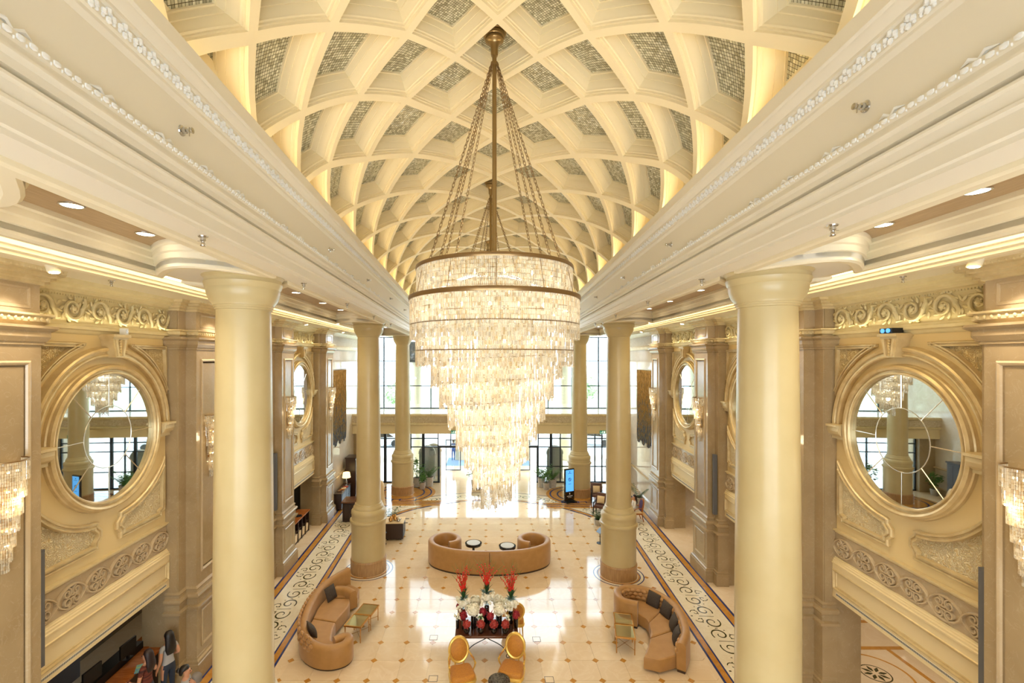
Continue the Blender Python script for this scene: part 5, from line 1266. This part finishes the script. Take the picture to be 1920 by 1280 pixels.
# floor boxes
for px, py, lab in ((813, 1195, 'square brass-edged floor box left of the flower table'), (1006, 1198, 'square brass-edged floor box right of the flower table'), (812, 1272, 'square brass-edged floor box left of the gilt chairs'), (1030, 1274, 'square brass-edged floor box right of the gilt chairs')):
    x, y, _ = at(px, py); t = thing('floor_box', lab, 'floor box', (x, y, 0), 0, 'floor boxes')
    b = MB(); b.sweep(rect(-.12, .12, -.12, .12), [(0, 0), (0, .004), (-.012, .004), (-.012, 0)], True, PLAN); obj('metal_edge', b, M['dark_metal'], t, smooth=0)
    b = MB(); b.box(-.105, .105, -.105, .105, 0, .0035); obj('lid', b, M['marble_floor'], t, smooth=0)
# ------------------------------------------------------------------ plants
def frond(mb, base, a, ln, droop, wd=.02, n=9):
    P = []
    for i in range(n+1):
        q = i/n; P.append(Vector((base[0]+math.cos(a)*ln*q*.75, base[1]+math.sin(a)*ln*q*.75, base[2]+ln*(q*.95-droop*q*q))))
    for i in range(1, n):
        t_ = (P[i+1]-P[i-1]).normalized(); s = Vector((-math.sin(a), math.cos(a), 0)); l = ln*.26*(1-abs(i/n-.45))
        for sg in (-1, 1):
            tip = P[i]+s*sg*l+t_*l*.55-Vector((0, 0, l*.25)); w_ = t_*wd
            b = len(mb.v); mb.v += [tuple(P[i]-w_), tuple(P[i]+w_), tuple(tip)]; mb.f.append((b, b+1, b+2))
    mb.tube([tuple(p) for p in P], .006, 3)
def potted(lab, loc, r, h, kind, top, square=False, potm='pot', leafm='leaf', group=None, name='potted_plant', n=None):
    t = thing(name, lab, 'plant', loc, 0, group)
    b = MB()
    if square: b.rings([[(x*k, y*k, z) for x, y in rect(-r, r, -r, r)] for k, z in ((.78, 0), (1, h*.86), (1.1, h*.86), (1.1, h), (.95, h), (.93, h-.05))], True, False, True, False)
    else: b.lathe([(r*.72, 0), (r*.78, .02), (r, h-.03), (r, h), (r*.88, h), (r*.86, h-.06)], 20)
    obj('pot', b, M[potm], t, smooth=30)
    b = MB(); b.lathe([(.001, h-.05), (r*.88, h-.06)], 12, cap=False); obj('soil', b, M['soil'], t, smooth=0)
    b = MB(); H = top-h
    if kind == 'palm':
        for k in range(n or 15): frond(b, (rng.gauss(0, .03), rng.gauss(0, .03), h-.05), rng.random()*2*PI, H*rng.uniform(.6, .92), rng.uniform(.1, .4), .02)
    elif kind == 'bush':
        for k in range(n or 16):
            a = rng.random()*2*PI; o = rng.uniform(.05, .38)*H; z = h+H*rng.uniform(.3, .95); b.tube([(0, 0, h-.05), (math.cos(a)*o*.4, math.sin(a)*o*.4, h+(z-h)*.6), (math.cos(a)*o, math.sin(a)*o, z)], .006, 3)
            for j in range(9):
                c = Vector((math.cos(a)*o+rng.gauss(0, .07), math.sin(a)*o+rng.gauss(0, .07), z+rng.gauss(0, .09))); u = Vector((rng.gauss(0, 1), rng.gauss(0, 1), rng.gauss(0, .6))).normalized()*.10; v = u.orthogonal().normalized()*.035
                q = len(b.v); b.v += [tuple(c-u), tuple(c+v), tuple(c+u), tuple(c-v)]; b.f.append((q, q+1, q+2, q+3))
    obj('foliage', b, M[leafm], t, smooth=0)
    return t
for (px, py, r, h, k, top), lab in zip(((781, 914, .26, .60, 'bush', 1.75), (791, 918.5, .21, .44, 'bush', 1.15), (804, 913, .29, .62, 'palm', 1.95), (1016, 915, .25, .62, 'palm', 2.0), (1025, 919.5, .22, .45, 'bush', 1.25), (1037, 916, .27, .58, 'palm', 1.8), (890, 916, .24, .5, 'bush', 1.7), (898, 919, .22, .42, 'bush', 1.2)),
        ('bushy plant in a pale pot, leftmost by the left far column', 'small plant in a pale pot, front of the three by the left far column', 'tall palm in a pale pot, rightmost of the three by the left far column',
         'tall palm in a pale pot, leftmost of the three beside the lit display stand', 'small yellow-green plant in a pale pot, front of the three beside the lit display stand', 'palm in a pale pot, nearest of three to the lit display stand',
         'leafy plant half behind the chandelier tip, the left one', 'leafy plant half behind the chandelier tip, the right one')):
    x, y, _ = at(px, py); potted(lab, (x, y+.25, .004), r, h, k, top, group='potted plants of the entrance', leafm='leaf' if 'yellow' not in lab else 'leaf')
x, y, _ = at(661, 908); potted('broad-leaved plant by the wainscot at the far left', (x+.6, y-.5, 0), .22, .4, 'bush', 1.3, leafm='leaf')
x, y, _ = at(739, 1000); potted('feathery palm beside the dark service cart, by the left middle column', (x-.35, y+.45, 0), .24, .45, 'palm', 1.35, leafm='leaf_dark')
x, y, _ = at(1121, 988); potted('feathery palm left of the right middle column base', (x+.1, y+.3, 0), .22, .3, 'palm', .95, leafm='leaf_dark')
x, y, _ = at(1210, 950); potted('thin bamboo in a square grey planter by the right wainscot', (x-.42, y-.1, 0), .24, .6, 'palm', 1.6, True, leafm='leaf_dark', n=7, name='square_planter')
# ------------------------------------------------------------------ lit display stand
x, y, _ = at(1069, 938); t = thing('display_stand', 'black freestanding display with a bright blue screen by the far right column', 'display', (x-.1, y-.25, .008), .45)
b = MB(); b.box(-.36, .36, -.28, .28, 0, .05); b.box(-.30, .30, -.16, .16, .05, .09); obj('foot', b, M['black'], t, smooth=0)
b = MB(); b.box(-.33, .33, -.05, .05, .09, 1.95); obj('housing', b, M['black_gloss'], t, smooth=0)
b = MB(); b.box(-.28, .28, -.056, -.048, .62, 1.88); obj('screen', b, M['screen'], t, smooth=0)
b = MB(); b.sweep(circle(.10, 24, 0, 1.32), [(-.03, -.057), (-.03, -.061), (0, -.061), (0, -.057)], True, lambda u, v, d: (u, d, v)); b.tube([(-.06, -.059, 1.34), (-.02, -.059, 1.37), (.02, -.059, 1.28), (.06, -.059, 1.30)], .012, 4)
b.box(-.10, .10, -.06, -.056, 1.05, 1.07); b.box(-.13, .13, -.06, -.056, 1.66, 1.68); b.box(-.03, .03, -.06, -.056, 1.73, 1.79); obj('screen_emblem', b, M['screen_ink'], t, smooth=0)
b = MB(); b.box(-.03, .03, -.056, -.05, .44, .54)
for k in range(9): b.box(-.20+.045*k, -.165+.045*k, -.056, -.05, .33, .365)
for k in range(6): b.box(-.12+.042*k, -.09+.042*k, -.056, -.05, .26, .285)
obj('base_lettering', b, M['white_print'], t, smooth=0)
# small slanted sign boards by the middle columns
for px, py, lab, rz in ((724, 1018, 'low slanted blue sign board beside the left middle column', 1.2), (1124, 1016, 'low slanted blue sign board beside the right middle column', -1.2)):
    x, y, _ = at(px, py); t = thing('sign_board', lab, 'sign', (x-.12 if px < 900 else x, y-.12, 0), rz)
    b = MB(); b.lathe([(.16, 0), (.16, .02), (.02, .03), (.02, .5)], 12); obj('stand', b, M['dark_metal'], t)
    b = MB(); b.box(-.16, .16, -.01, .01, -.13, .13); o = obj('board', b, M['grey_blue'], t, (0, 0, .57), smooth=0); o.rotation_euler = (-.9, 0, 0)
# ------------------------------------------------------------------ brown armchairs on the right
def club_chair():
    t = link('club_chair', None)
    for sx in (-1, 1):
        for sy in (-1, 1): b = MB(); b.box(sx*.30-.025, sx*.30+.025, sy*.28-.025, sy*.28+.025, 0, .62 if sy < 0 else .42); obj('leg', b, M['black'], t, smooth=0)
        b = MB(); b.box(sx*.30-.03, sx*.30+.03, -.31, .28, .60, .65); obj('armrest', b, M['black'], t, smooth=0)
    m = slab(rect(-.28, .28, -.30, .26), .36, .50, .05); obj('seat', m, M['brown_chair'], t)
    b = MB(); b.rings([[(x, y+.24+z*.16, .40+z*.62) for x, y in rect(-.32*k, .32*k, -.05*k, .05*k)] for z, k in ((0, 1), (.5, 1.02), (.95, 1), (1, .85))], True, False, True, True); obj('backrest', b, M['brown_chair'], t, smooth=30)
    return t
cc = club_chair(); first = True
for px, py, rz, lab in ((1121, 944, -.15, 'brown leather chair with a cream cushion, the far one by the right columns'), (1128, 966, -.5, 'brown leather chair with a cream cushion, the near one half behind the right middle column')):
    x, y, _ = at(px, py); y += .3
    if first: cc.location = (x, y, .008); cc.rotation_euler = (0, 0, rz); tag(cc, lab, 'chair', 'brown leather chairs'); first = False
    else: dup(cc, (x, y, .003), rz, lab)
    c, s = math.cos(rz), math.sin(rz); cushion('cream_cushion', 'cream cushion on the %s brown leather chair' % ('far' if py < 950 else 'near half-hidden'), (x-s*.12, y+c*.12, .72), (-.3, 0, rz), M['cream_cloth'], .40, 'cream chair cushions')
t = thing('side_table', 'small dark square side table between the two brown chairs', 'table', at(1131, 952)[:2]+(.003,))
for sx in (-1, 1):
    for sy in (-1, 1): b = MB(); b.box(sx*.24-.02, sx*.24+.02, sy*.24-.02, sy*.24+.02, 0, .56); obj('leg', b, M['black'], t, smooth=0)
b = MB(); b.box(-.28, .28, -.28, .28, .56, .60); obj('table_top', b, M['black_gloss'], t, smooth=0)
# carved chair with a purple back, a guest seated in it
x, y, _ = at(1194, 978); PCH = (x, y+.25)
t = thing('carved_chair', 'carved wooden chair with a purple velvet back by the right middle column', 'chair', PCH+(.003,), -PI/2)
for sx in (-1, 1):
    b = MB(); b.tube([(sx*u, v, z) for u, v, z in ((.26, -.26, .42), (.30, -.32, .30), (.25, -.27, .12), (.29, -.33, .0))], [.035, .04, .02, .03], 7); obj('leg', b, M['red_wood'], t, smooth=60)
    b = MB(); b.tube([(sx*u, v, z) for u, v, z in ((.24, .26, .42), (.25, .30, .2), (.25, .36, .0))], [.03, .025, .025], 7); obj('leg', b, M['red_wood'], t, smooth=60)
    b = MB(); b.tube([(sx*u, v, z) for u, v, z in ((.27, .27, .68), (.31, .1, .70), (.32, -.1, .66), (.30, -.18, .56), (.28, -.14, .44))], .024, 7); obj('armrest', b, M['red_wood'], t, smooth=60)
b = MB(); b.box(-.28, .28, -.28, .28, .36, .43); obj('seat_rail', b, M['red_wood'], t, smooth=0)
obj('seat', slab(rect(-.26, .26, -.26, .26), .43, .50, .03), M['cream_cloth'], t)
b = MB(); E = smooth_path([(-.22, .50), (-.26, .8), (-.2, 1.02), (0, 1.10), (.2, 1.02), (.26, .8), (.22, .5)], 4); b.prism(E, -.03, .03, lambda u, v, d: (u, .27+(v-.5)*.18-d, v)); obj('back_pad', b, M['purple'], t, smooth=30)
b = MB(); b.sweep(E, [(-.02, -.04), (-.02, .04), (.03, .03), (.03, -.03)], False, lambda u, v, d: (u, .27+(v-.5)*.18-d, v), prof_closed=True); obj('back_frame', b, M['red_wood'], t)
# ------------------------------------------------------------------ left side: desk, cabinet, lamp, console, cart
x, y, _ = at(642, 978.7); t = thing('reception_desk', 'dark wooden desk with a brown polished top behind the left middle column', 'desk', (x, y, .002), .05)
b = MB(); b.box(0, 1.6, 0, .85, 0, .98); obj('desk_body', b, M['dark_wood'], t, smooth=0)
for k in range(4): b = MB(); b.sweep(rect(.05+.39*k, .40+.39*k, .1, .9), [(0, 0), (0, -.015), (-.02, -.02), (-.03, 0)], True, lambda u, v, d: (u, d, v)); obj('body_panel', b, M['dark_wood'], t, smooth=0)
b = MB(); b.box(-.06, 1.66, -.06, .95, .98, 1.04); obj('desk_top', b, M['table_wood'], t, smooth=0)
x, y, _ = at(632, 957.6); t = thing('sideboard', 'blue-fronted low cabinet along the left wall under the table lamp', 'cabinet', (x+.24, y, 0), FL+.02)
b = MB(); b.box(-.40, 0, 0, 2.2, .06, .90); obj('carcass', b, M['dark_wood'], t, smooth=0)
for k in range(4): b = MB(); b.box(0, .02, .05+.53*k, .53+.53*k, .14, .84); d = obj('door', b, M['grey_blue'], t, smooth=0); b = MB(); b.ball((.03, .48+.53*k, .5), .02, 6, 4); obj('knob', b, M['dark_metal'], d)
b = MB(); b.box(-.42, .03, -.03, 2.23, .90, .94); obj('cabinet_top', b, M['dark_wood'], t, smooth=0)
bx, by = x+.26, y
for k in range(4):
    b = MB(); b.box(-.13, .13, -.10, .10, 0, .03); o = obj('book', b, M[('table_wood', 'red_wood', 'cream_cloth', 'petal_coral')[k]], None, (bx-.26+.02*k, by+.5+.28*k, .941), .2*k, smooth=0); tag(o, ['mahogany', 'orange-brown', 'cream', 'brick-red'][k]+' book lying flat on the blue-fronted cabinet', 'book', 'books on the blue cabinet')
t = thing('table_lamp', 'lit table lamp with a cream shade on the blue-fronted cabinet', 'lamp', (bx-.28, by+1.75, .94))
b = MB(); b.lathe([(.11, 0), (.11, .02), (.03, .05), (.05, .2), (.03, .35), (.015, .4), (.015, .5)], 16); obj('base', b, M['chrome'], t)
b = MB(); b.lathe([(.24, .46), (.19, .76)], 24, cap=False); obj('shade', b, M['lamp_shade'], t)
x, y, _ = W(-1, 7.02, 27.85, 0); t = thing('tall_cabinet', 'tall dark brown cabinet beyond the table lamp on the left', 'cabinet', (x, y, 0), TH)
b = MB(); b.box(-.35, .25, 0, .9, 0, 2.3); obj('carcass', b, M['dark_wood'], t, smooth=0)
for k in range(2): b = MB(); b.box(.25, .27, .03+.43*k, .44+.43*k, .1, 2.2); obj('door', b, M['dark_wood'], t, smooth=0)
b = MB(); b.box(-.38, .30, -.04, .94, 2.3, 2.38); obj('crown_moulding', b, M['dark_wood'], t, smooth=0)
x, y, _ = at(552, 1025); t = thing('console_cabinet', 'dark console with an orange-brown top and pale basket fronts in the left wall opening', 'cabinet', (x, y, 0), FL)
b = MB(); b.box(-.55, -.03, 0, 2.0, 0, .08); b.box(-.55, -.03, 0, 2.0, .52, .56); b.box(-.55, -.50, 0, 2.0, .08, .98)
for v in (0, .48, .97, 1.46, 1.94): b.box(-.55, 0, v, v+.06, 0, .98)
obj('carcass', b, M['dark_wood'], t, smooth=0)
b = MB(); b.box(-.58, .03, -.03, 2.03, .98, 1.03); obj('console_top', b, M['red_wood'], t, smooth=0)
for k in range(4): b = MB(); b.rings([[(-.02, .09+.485*k+(.36-w_)/2+q*w_, z) for q in (0, 1)] + [(-.4, .09+.485*k+(.36-w_)/2+q*w_, z) for q in (1, 0)] for w_, z in ((.28, .10), (.36, .42))], True, False, True, True); obj('basket', b, M['cream_cloth'], t, smooth=0)
o = thing('desk_phone', 'small black telephone on the console in the left opening', 'telephone', (x-.2, y+1.0, 1.031), .4)
b = MB(); b.box(-.12, .12, -.10, .10, 0, .05); obj('phone_base', b, M['black'], o, smooth=0); b = MB(); b.tube([(-.09, -.1, .09), (-.09, 0, .10), (-.09, .1, .09)], .028, 6); obj('handset', b, M['black'], o)
x, y, _ = at(722, 1014); t = thing('service_cart', 'dark service cart with carved side and a pale top beside the left middle column', 'cart', (x, y, .001), .05)
b = MB(); b.box(0, .82, 0, .75, .08, .80); obj('cart_body', b, M['dark_wood'], t, smooth=0)
b = MB(); b.box(-.03, .85, -.03, .78, .80, .84); obj('cart_top', b, M['cream_cloth'], t, smooth=0)
b = MB(); b.sweep(rect(.05, .70, .15, .74), [(0, .82), (0, .84), (-.04, .84), (-.04, .82)], True, lambda u, v, d: (d, u, v)); obj('carved_panel', b, M['grey_blue'], t, smooth=0)
for v in (.1, .65): b = MB(); b.tube([(.85, v, .79), (1.03, v, .79)], .018, 6); obj('handle', b, M['dark_metal'], t)
for u in (.1, .72):
    for v in (.1, .65): b = MB(); b.lathe([(.04, -.02), (.04, .02)], 12); b.v = [(u+p[2], v+p[0], .04+p[1]) for p in b.v]; obj('wheel', b, M['black'], t)
cx, cy = x, y
for k, (u, v, h, m, lab) in enumerate(((.22, .2, .26, 'brass', 'brass coffee pot on the service cart, left one'), (.40, .35, .30, 'brass', 'tall brass coffee pot on the service cart, middle one'), (.58, .22, .20, 'chrome', 'chrome jug on the service cart'), (.30, .55, .16, 'brass', 'small brass bowl at the back of the service cart'))):
    o = thing('coffee_pot' if k < 3 else 'brass_bowl', lab, 'tableware', (cx+u, cy+v, .842))
    b = MB(); b.lathe([(.06, 0), (.09, .04), (.08, h*.5), (.035, h*.75), (.045, h*.8), (.012, h*.95), (.015, h)] if k < 3 else [(.04, 0), (.1, h*.6), (.12, h), (.1, h*.7)], 14); obj('body', b, M[m], o)
    if k < 3: b = MB(); b.tube([(.07, 0, h*.3), (.13, 0, h*.55), (.12, 0, h*.7)], [.018, .012, .008], 5); obj('spout', b, M[m], o); b = MB(); b.tube([(-.06, 0, h*.2), (-.13, 0, h*.4), (-.04, 0, h*.7)], .008, 5); obj('handle', b, M[m], o)
x, y, _ = at(715, 950); t = thing('draped_stand', 'cream cloth draped over a dark stand, peeking out right of the left middle column', 'stand', (x-.05, y, 0))
b = MB(); b.lathe([(.2, 0), (.2, .05), (.16, .1), (.16, 1.05), (.2, 1.1)], 12); obj('stand_body', b, M['dark_wood'], t)
b = MB(); R = []
for z, r in ((1.50, .03), (1.47, .12), (1.35, .18), (1.12, .23), (.8, .20), (.4, .24), (.12, .27)): R.append([((r+.025*math.sin(a*5+z*4)*(z < 1.2))*math.cos(a), (r+.025*math.sin(a*5+z*4)*(z < 1.2))*math.sin(a), z) for a in [PI*1.5*i/20-PI*.75 for i in range(21)]])
b.rings(R, False); obj('drape', b, M['cream_cloth'], t, smooth=60)
# reception counter in the near left opening
t = thing('service_counter', 'long counter with an orange wood top in the near left wall opening', 'counter', (-8.62, 8.6, 0), FL)
b = MB(); b.box(-.35, .32, 0, 3.3, 0, 1.0); obj('counter_body', b, M['dark_wood'], t, smooth=0)
b = MB(); b.box(-.05, .42, -.05, 3.2, 1.0, 1.05); obj('counter_top', b, M['red_wood'], t, smooth=0)
b = MB(); b.box(-.40, .5, 3.2, 3.75, 1.02, 1.07); obj('return_top', b, M['red_wood'], t, smooth=0)
b = MB(); b.box(-.32, .46, 3.25, 3.7, 0, 1.02); obj('return_body', b, M['dark_wood'], t, smooth=0)
b = MB(); b.box(-.40, -.06, -.05, 3.2, 1.0, 1.22); obj('screen_shelf', b, M['black'], t, smooth=0)
o = thing('magazine', 'blue-green magazine lying on the orange counter top', 'magazine', (-8.28, 11.0, 1.056), .5); b = MB(); b.box(-.13, .13, -.17, .17, 0, .012); obj('cover', b, M['magazine'], o, smooth=0); b = MB(); b.box(-.128, .128, -.168, .168, .002, .010); obj('pages', b, M['white_print'], o, smooth=0)
for k in range(3):
    o = thing('desk_monitor', 'black desk monitor on the counter shelf, %s of three' % ['nearest', 'middle', 'farthest'][k], 'monitor', (-8.80+.05*k, 9.2+.95*k, 1.22), PI/2)
    b = MB(); b.box(-.24, .24, -.02, .02, .10, .42); obj('panel', b, M['black'], o, smooth=0); b = MB(); b.box(-.03, .03, -.02, .02, .0, .12); b.box(-.1, .1, -.07, .07, 0, .012); obj('stand', b, M['black'], o, smooth=0)
for k, (s0, s1, z0, z1, m) in enumerate(((8.0, 9.8, .0, 2.4, 'dark_metal'), (10.0, 12.0, .0, 2.2, 'dark_wood'))):
    o = thing('back_cabinet', ['dark grey panelled cabinet behind the counter, the near one', 'espresso cabinet behind the counter, the far one'][k], 'cabinet', W(-1, 10.86, s0, 0), FL)
    b = MB(); b.box(-.0, .45, 0, s1-s0, z0, z1); obj('carcass', b, M[m], o, smooth=0)
    for q in range(2): b = MB(); b.box(.45, .47, .03+q*(s1-s0)/2, (s1-s0)/2-.03+q*(s1-s0)/2, .1, z1-.1); obj('door', b, M[m], o, smooth=0)
# ------------------------------------------------------------------ people
def person(lab, loc, rz, J, mats, classify, hairs, scale=1.0, seated=False):
    """J: joints name -> (pos, radius); limbs grown with Skin + Subdivision into one surface"""
    t = thing('person', lab, 'person', loc, rz)
    E = [('pelvis', 'waist'), ('waist', 'chest'), ('chest', 'upper'), ('upper', 'neck'), ('neck', 'jaw'), ('jaw', 'head'), ('head', 'crown')]
    for s in 'lr':
        E += [('upper', 'sho'+s), ('sho'+s, 'elb'+s), ('elb'+s, 'wri'+s), ('wri'+s, 'palm'+s), ('pelvis', 'hip'+s), ('hip'+s, 'kne'+s), ('kne'+s, 'ank'+s), ('ank'+s, 'toe'+s)]
        w_, p_ = Vector(J['wri'+s][0]), Vector(J['palm'+s][0]); d = (p_-w_).normalized(); u = d.orthogonal().normalized()
        for k, (o, l) in enumerate(((-.03, .07), (-.011, .085), (.010, .08), (.030, .062))):
            J['f%d%sa' % (k, s)] = (p_+u*o+d*.01, .011); J['f%d%sb' % (k, s)] = (p_+u*o*1.15+d*(l*.55), .0095); J['f%d%sc' % (k, s)] = (p_+u*o*1.1+d*l-d.cross(u)*.02, .008)
            E += [('palm'+s, 'f%d%sa' % (k, s)), ('f%d%sa' % (k, s), 'f%d%sb' % (k, s)), ('f%d%sb' % (k, s), 'f%d%sc' % (k, s))]
        J['t'+s] = (w_+d*.03-u*.05, .011); J['u'+s] = (w_+d*.075-u*.065, .009); E += [('wri'+s, 't'+s), ('t'+s, 'u'+s)]
    K = list(J); me = bpy.data.meshes.new('body'); me.from_pydata([tuple(Vector(J[k][0])*scale) for k in K], [(K.index(a), K.index(b_)) for a, b_ in E], [])
    o = bpy.data.objects.new('body', me); COL.objects.link(o)
    m = o.modifiers.new('skin', 'SKIN'); m.use_smooth_shade = True
    sv = me.skin_vertices[0].data
    for i, k in enumerate(K): r = J[k][1]*scale; sv[i].radius = (r, r*(.72 if k in ('pelvis', 'waist', 'chest', 'upper') else 1)) ; sv[i].use_root = (k == 'pelvis')
    o.modifiers.new('sub', 'SUBSURF').levels = 2; o.modifiers['sub'].render_levels = 2
    dg = bpy.context.evaluated_depsgraph_get(); new = bpy.data.meshes.new_from_object(o.evaluated_get(dg)); bpy.data.objects.remove(o)
    new.materials.clear()
    for mm in mats: new.materials.append(M[mm])
    for p in new.polygons: p.material_index = classify(p.center/scale); p.use_smooth = True
    bo = link('body', new, t)
    h = Vector(J['head'][0])*scale; fw = (Vector(J['nose'])*scale if 'nose' in J else None)
    hb = MB(); hairs(hb, scale); obj('hair', hb, M[mats[-1]], t, smooth=60)
    return t
def base_joints():
    return {'pelvis': ((0, 0, .95), .135), 'waist': ((0, 0, 1.08), .12), 'chest': ((0, .01, 1.25), .14), 'upper': ((0, 0, 1.38), .11), 'neck': ((0, .01, 1.46), .052), 'jaw': ((0, .03, 1.53), .068), 'head': ((0, .02, 1.59), .088), 'crown': ((0, .01, 1.645), .07),
            'shol': ((-.17, 0, 1.37), .058), 'shor': ((.17, 0, 1.37), .058), 'elbl': ((-.21, -.02, 1.10), .042), 'elbr': ((.21, -.02, 1.10), .042), 'wril': ((-.21, .08, .88), .028), 'wrir': ((.21, .08, .88), .028), 'palml': ((-.21, .11, .80), .032), 'palmr': ((.21, .11, .80), .032),
            'hipl': ((-.09, 0, .88), .10), 'hipr': ((.09, 0, .88), .10), 'knel': ((-.10, .01, .50), .062), 'kner': ((.10, .01, .50), .062), 'ankl': ((-.10, -.02, .08), .04), 'ankr': ((.10, -.02, .08), .04), 'toel': ((-.10, .12, .035), .034), 'toer': ((.10, .12, .035), .034)}
def face(mb, J, s): pass
def long_hair(L, cx=0, cy=0, cz=1.60):
    def f(mb, s):
        R = []
        for z, rx, ry, oy in ((.125, .02, .02, -.005), (.11, .07, .07, -.01), (.06, .102, .105, -.015), (.0, .112, .105, -.03), (-.08, .115, .09, -.055), (-.18, .13, .085, -.075), (-L*.7, .135, .07, -.09), (-L, .09, .04, -.085)):
            R.append([((cx+rx*math.cos(a))*s, (cy+oy+(ry if math.sin(a) < 0 else (ry*.75 if z > .03 else ry*.25))*math.sin(a))*s, (cz+z+.02)*s) for a in [2*PI*i/18 for i in range(18)]])
        mb.rings(R, True, False, True, True)
    return f
def short_hair(cx=0, cy=0, cz=1.60, bun=False):
    def f(mb, s):
        R = []
        for z, rx, ry, oy in ((.115, .02, .02, -.01), (.10, .07, .08, -.015), (.05, .099, .105, -.02), (.0, .10, .10, -.03), (-.06, .09, .08, -.045)):
            R.append([((cx+rx*math.cos(a))*s, (cy+oy+(ry if math.sin(a) < 0 else (ry*.9 if z > .04 else 0))*math.sin(a))*s, (cz+z)*s) for a in [2*PI*i/18 for i in range(18)]])
        mb.rings(R, True, False, True, True)
        if bun: mb.ball((cx*s, (cy-.13)*s, (cz+.02)*s), .055*s, 8, 6)
    return f
def add_face(t, c, s=1.0):
    """eyes, nose, mouth and ears on a head centred at c, looking along +y"""
    b = MB(); b.ball((c[0], c[1]+.088, c[2]-.02), .014, 6, 4, (1, 1.3, 1.6)); obj('nose', b, M['skin'], t)
    b = MB()
    for sx in (-1, 1): b.ball((c[0]+sx*.033, c[1]+.078, c[2]+.012), .010, 6, 4)
    obj('eyes', b, M['black'], t)
    b = MB(); b.ball((c[0], c[1]+.082, c[2]-.056), .02, 6, 4, (1, .3, .3)); obj('mouth', b, M['petal_coral'], t)
    b = MB()
    for sx in (-1, 1): b.ball((c[0]+sx*.09, c[1]-.005, c[2]-.01), .022, 6, 4, (.4, .8, 1.3))
    obj('ears', b, M['skin'], t)
def std_class(top_z0, sleeve, leg_i=2):
    def f(c):
        if c.z > 1.43 and abs(c.x) < .11: return 0
        if c.z > top_z0 and abs(c.x) < .165: return 1
        if abs(c.x) >= .145 and c.z > .6: return 1 if c.z > sleeve else 0
        if c.z > .07: return leg_i
        return leg_i
    return f
J = base_joints(); J.update({'elbr': ((.23, -.06, 1.12), .04), 'wrir': ((.20, .14, 1.02), .027), 'palmr': ((.17, .22, 1.03), .03)})
x, y, _ = at(313, 1192, 1.66); t = person('woman with long black hair in a grey top and dark jeans, standing at the counter', (-7.90, 11.35, 0), PI/2-.35, J, ['skin', 'grey_top', 'denim', 'hair'], std_class(.98, 1.30), long_hair(.42)); add_face(t, (0, .02, 1.59))
J = base_joints(); J.update({'elbl': ((-.24, .02, 1.10), .04), 'wril': ((-.20, .20, 1.08), .027), 'palml': ((-.17, .28, 1.08), .03), 'elbr': ((.25, -.02, 1.12), .04), 'wrir': ((.20, .08, 1.28), .027), 'palmr': ((.17, .10, 1.35), .03)})
t = person('woman with dark auburn hair in a rust striped top, leaning over the counter', (-7.88, 10.62, 0), PI/2, J, ['skin', 'rust_top', 'denim', 'hair_red'], std_class(.95, 1.25), long_hair(.36)); add_face(t, (0, .02, 1.59))
J = base_joints(); t = person('dark-haired person in a grey shirt seen in profile, cut off by the frame bottom', (-6.66, 10.12, 0), -PI/2+.3, J, ['skin', 'grey_top', 'denim', 'hair'], std_class(.95, 1.15), short_hair(bun=True)); add_face(t, (0, .02, 1.59))
J = base_joints(); t = person('grey-haired person at the frame bottom beside the near left column', (-6.28, 9.86, 0), 1.9, J, ['skin', 'grey_top', 'denim', 'hair_grey'], std_class(.95, 1.15), short_hair()); add_face(t, (0, .02, 1.59))
# seated guest
J = base_joints()
for k, (p, r) in list(J.items()): J[k] = ((p[0], p[1], p[2]-.40), r)
J.update({'knel': ((-.11, .42, .52), .07), 'kner': ((.11, .42, .52), .07), 'ankl': ((-.11, .40, .09), .04), 'ankr': ((.11, .40, .09), .04), 'toel': ((-.11, .54, .04), .033), 'toer': ((.11, .54, .04), .033), 'hipl': ((-.09, .04, .56), .10), 'hipr': ((.09, .04, .56), .10),
          'elbl': ((-.22, .05, .72), .042), 'elbr': ((.22, .05, .72), .042), 'wril': ((-.15, .26, .68), .028), 'wrir': ((.15, .26, .68), .028), 'palml': ((-.12, .33, .66), .03), 'palmr': ((.12, .33, .66), .03)})
def seat_class(c):
    if c.z > 1.03 and abs(c.x) < .11: return 0
    if c.z > .60 and c.y < .22: return 1
    if c.y >= .22 and c.z > .6: return 0
    return 2
t = person('woman with long auburn hair in a white shirt, sitting in the carved purple chair', (PCH[0]-.05, PCH[1], .0), PI/2, J, ['skin', 'white_shirt', 'denim', 'hair_red'], seat_class, long_hair(.38, cz=1.20)); add_face(t, (0, .02, 1.19))
J = base_joints(); t = person('person in blue workwear standing outside the open entrance', ((850-VX)*38.0/FPX, 38.0, -.02), .4, J, ['skin', 'blue_cloth', 'blue_cloth', 'hair'], std_class(.9, .95), short_hair()); add_face(t, (0, .02, 1.59))
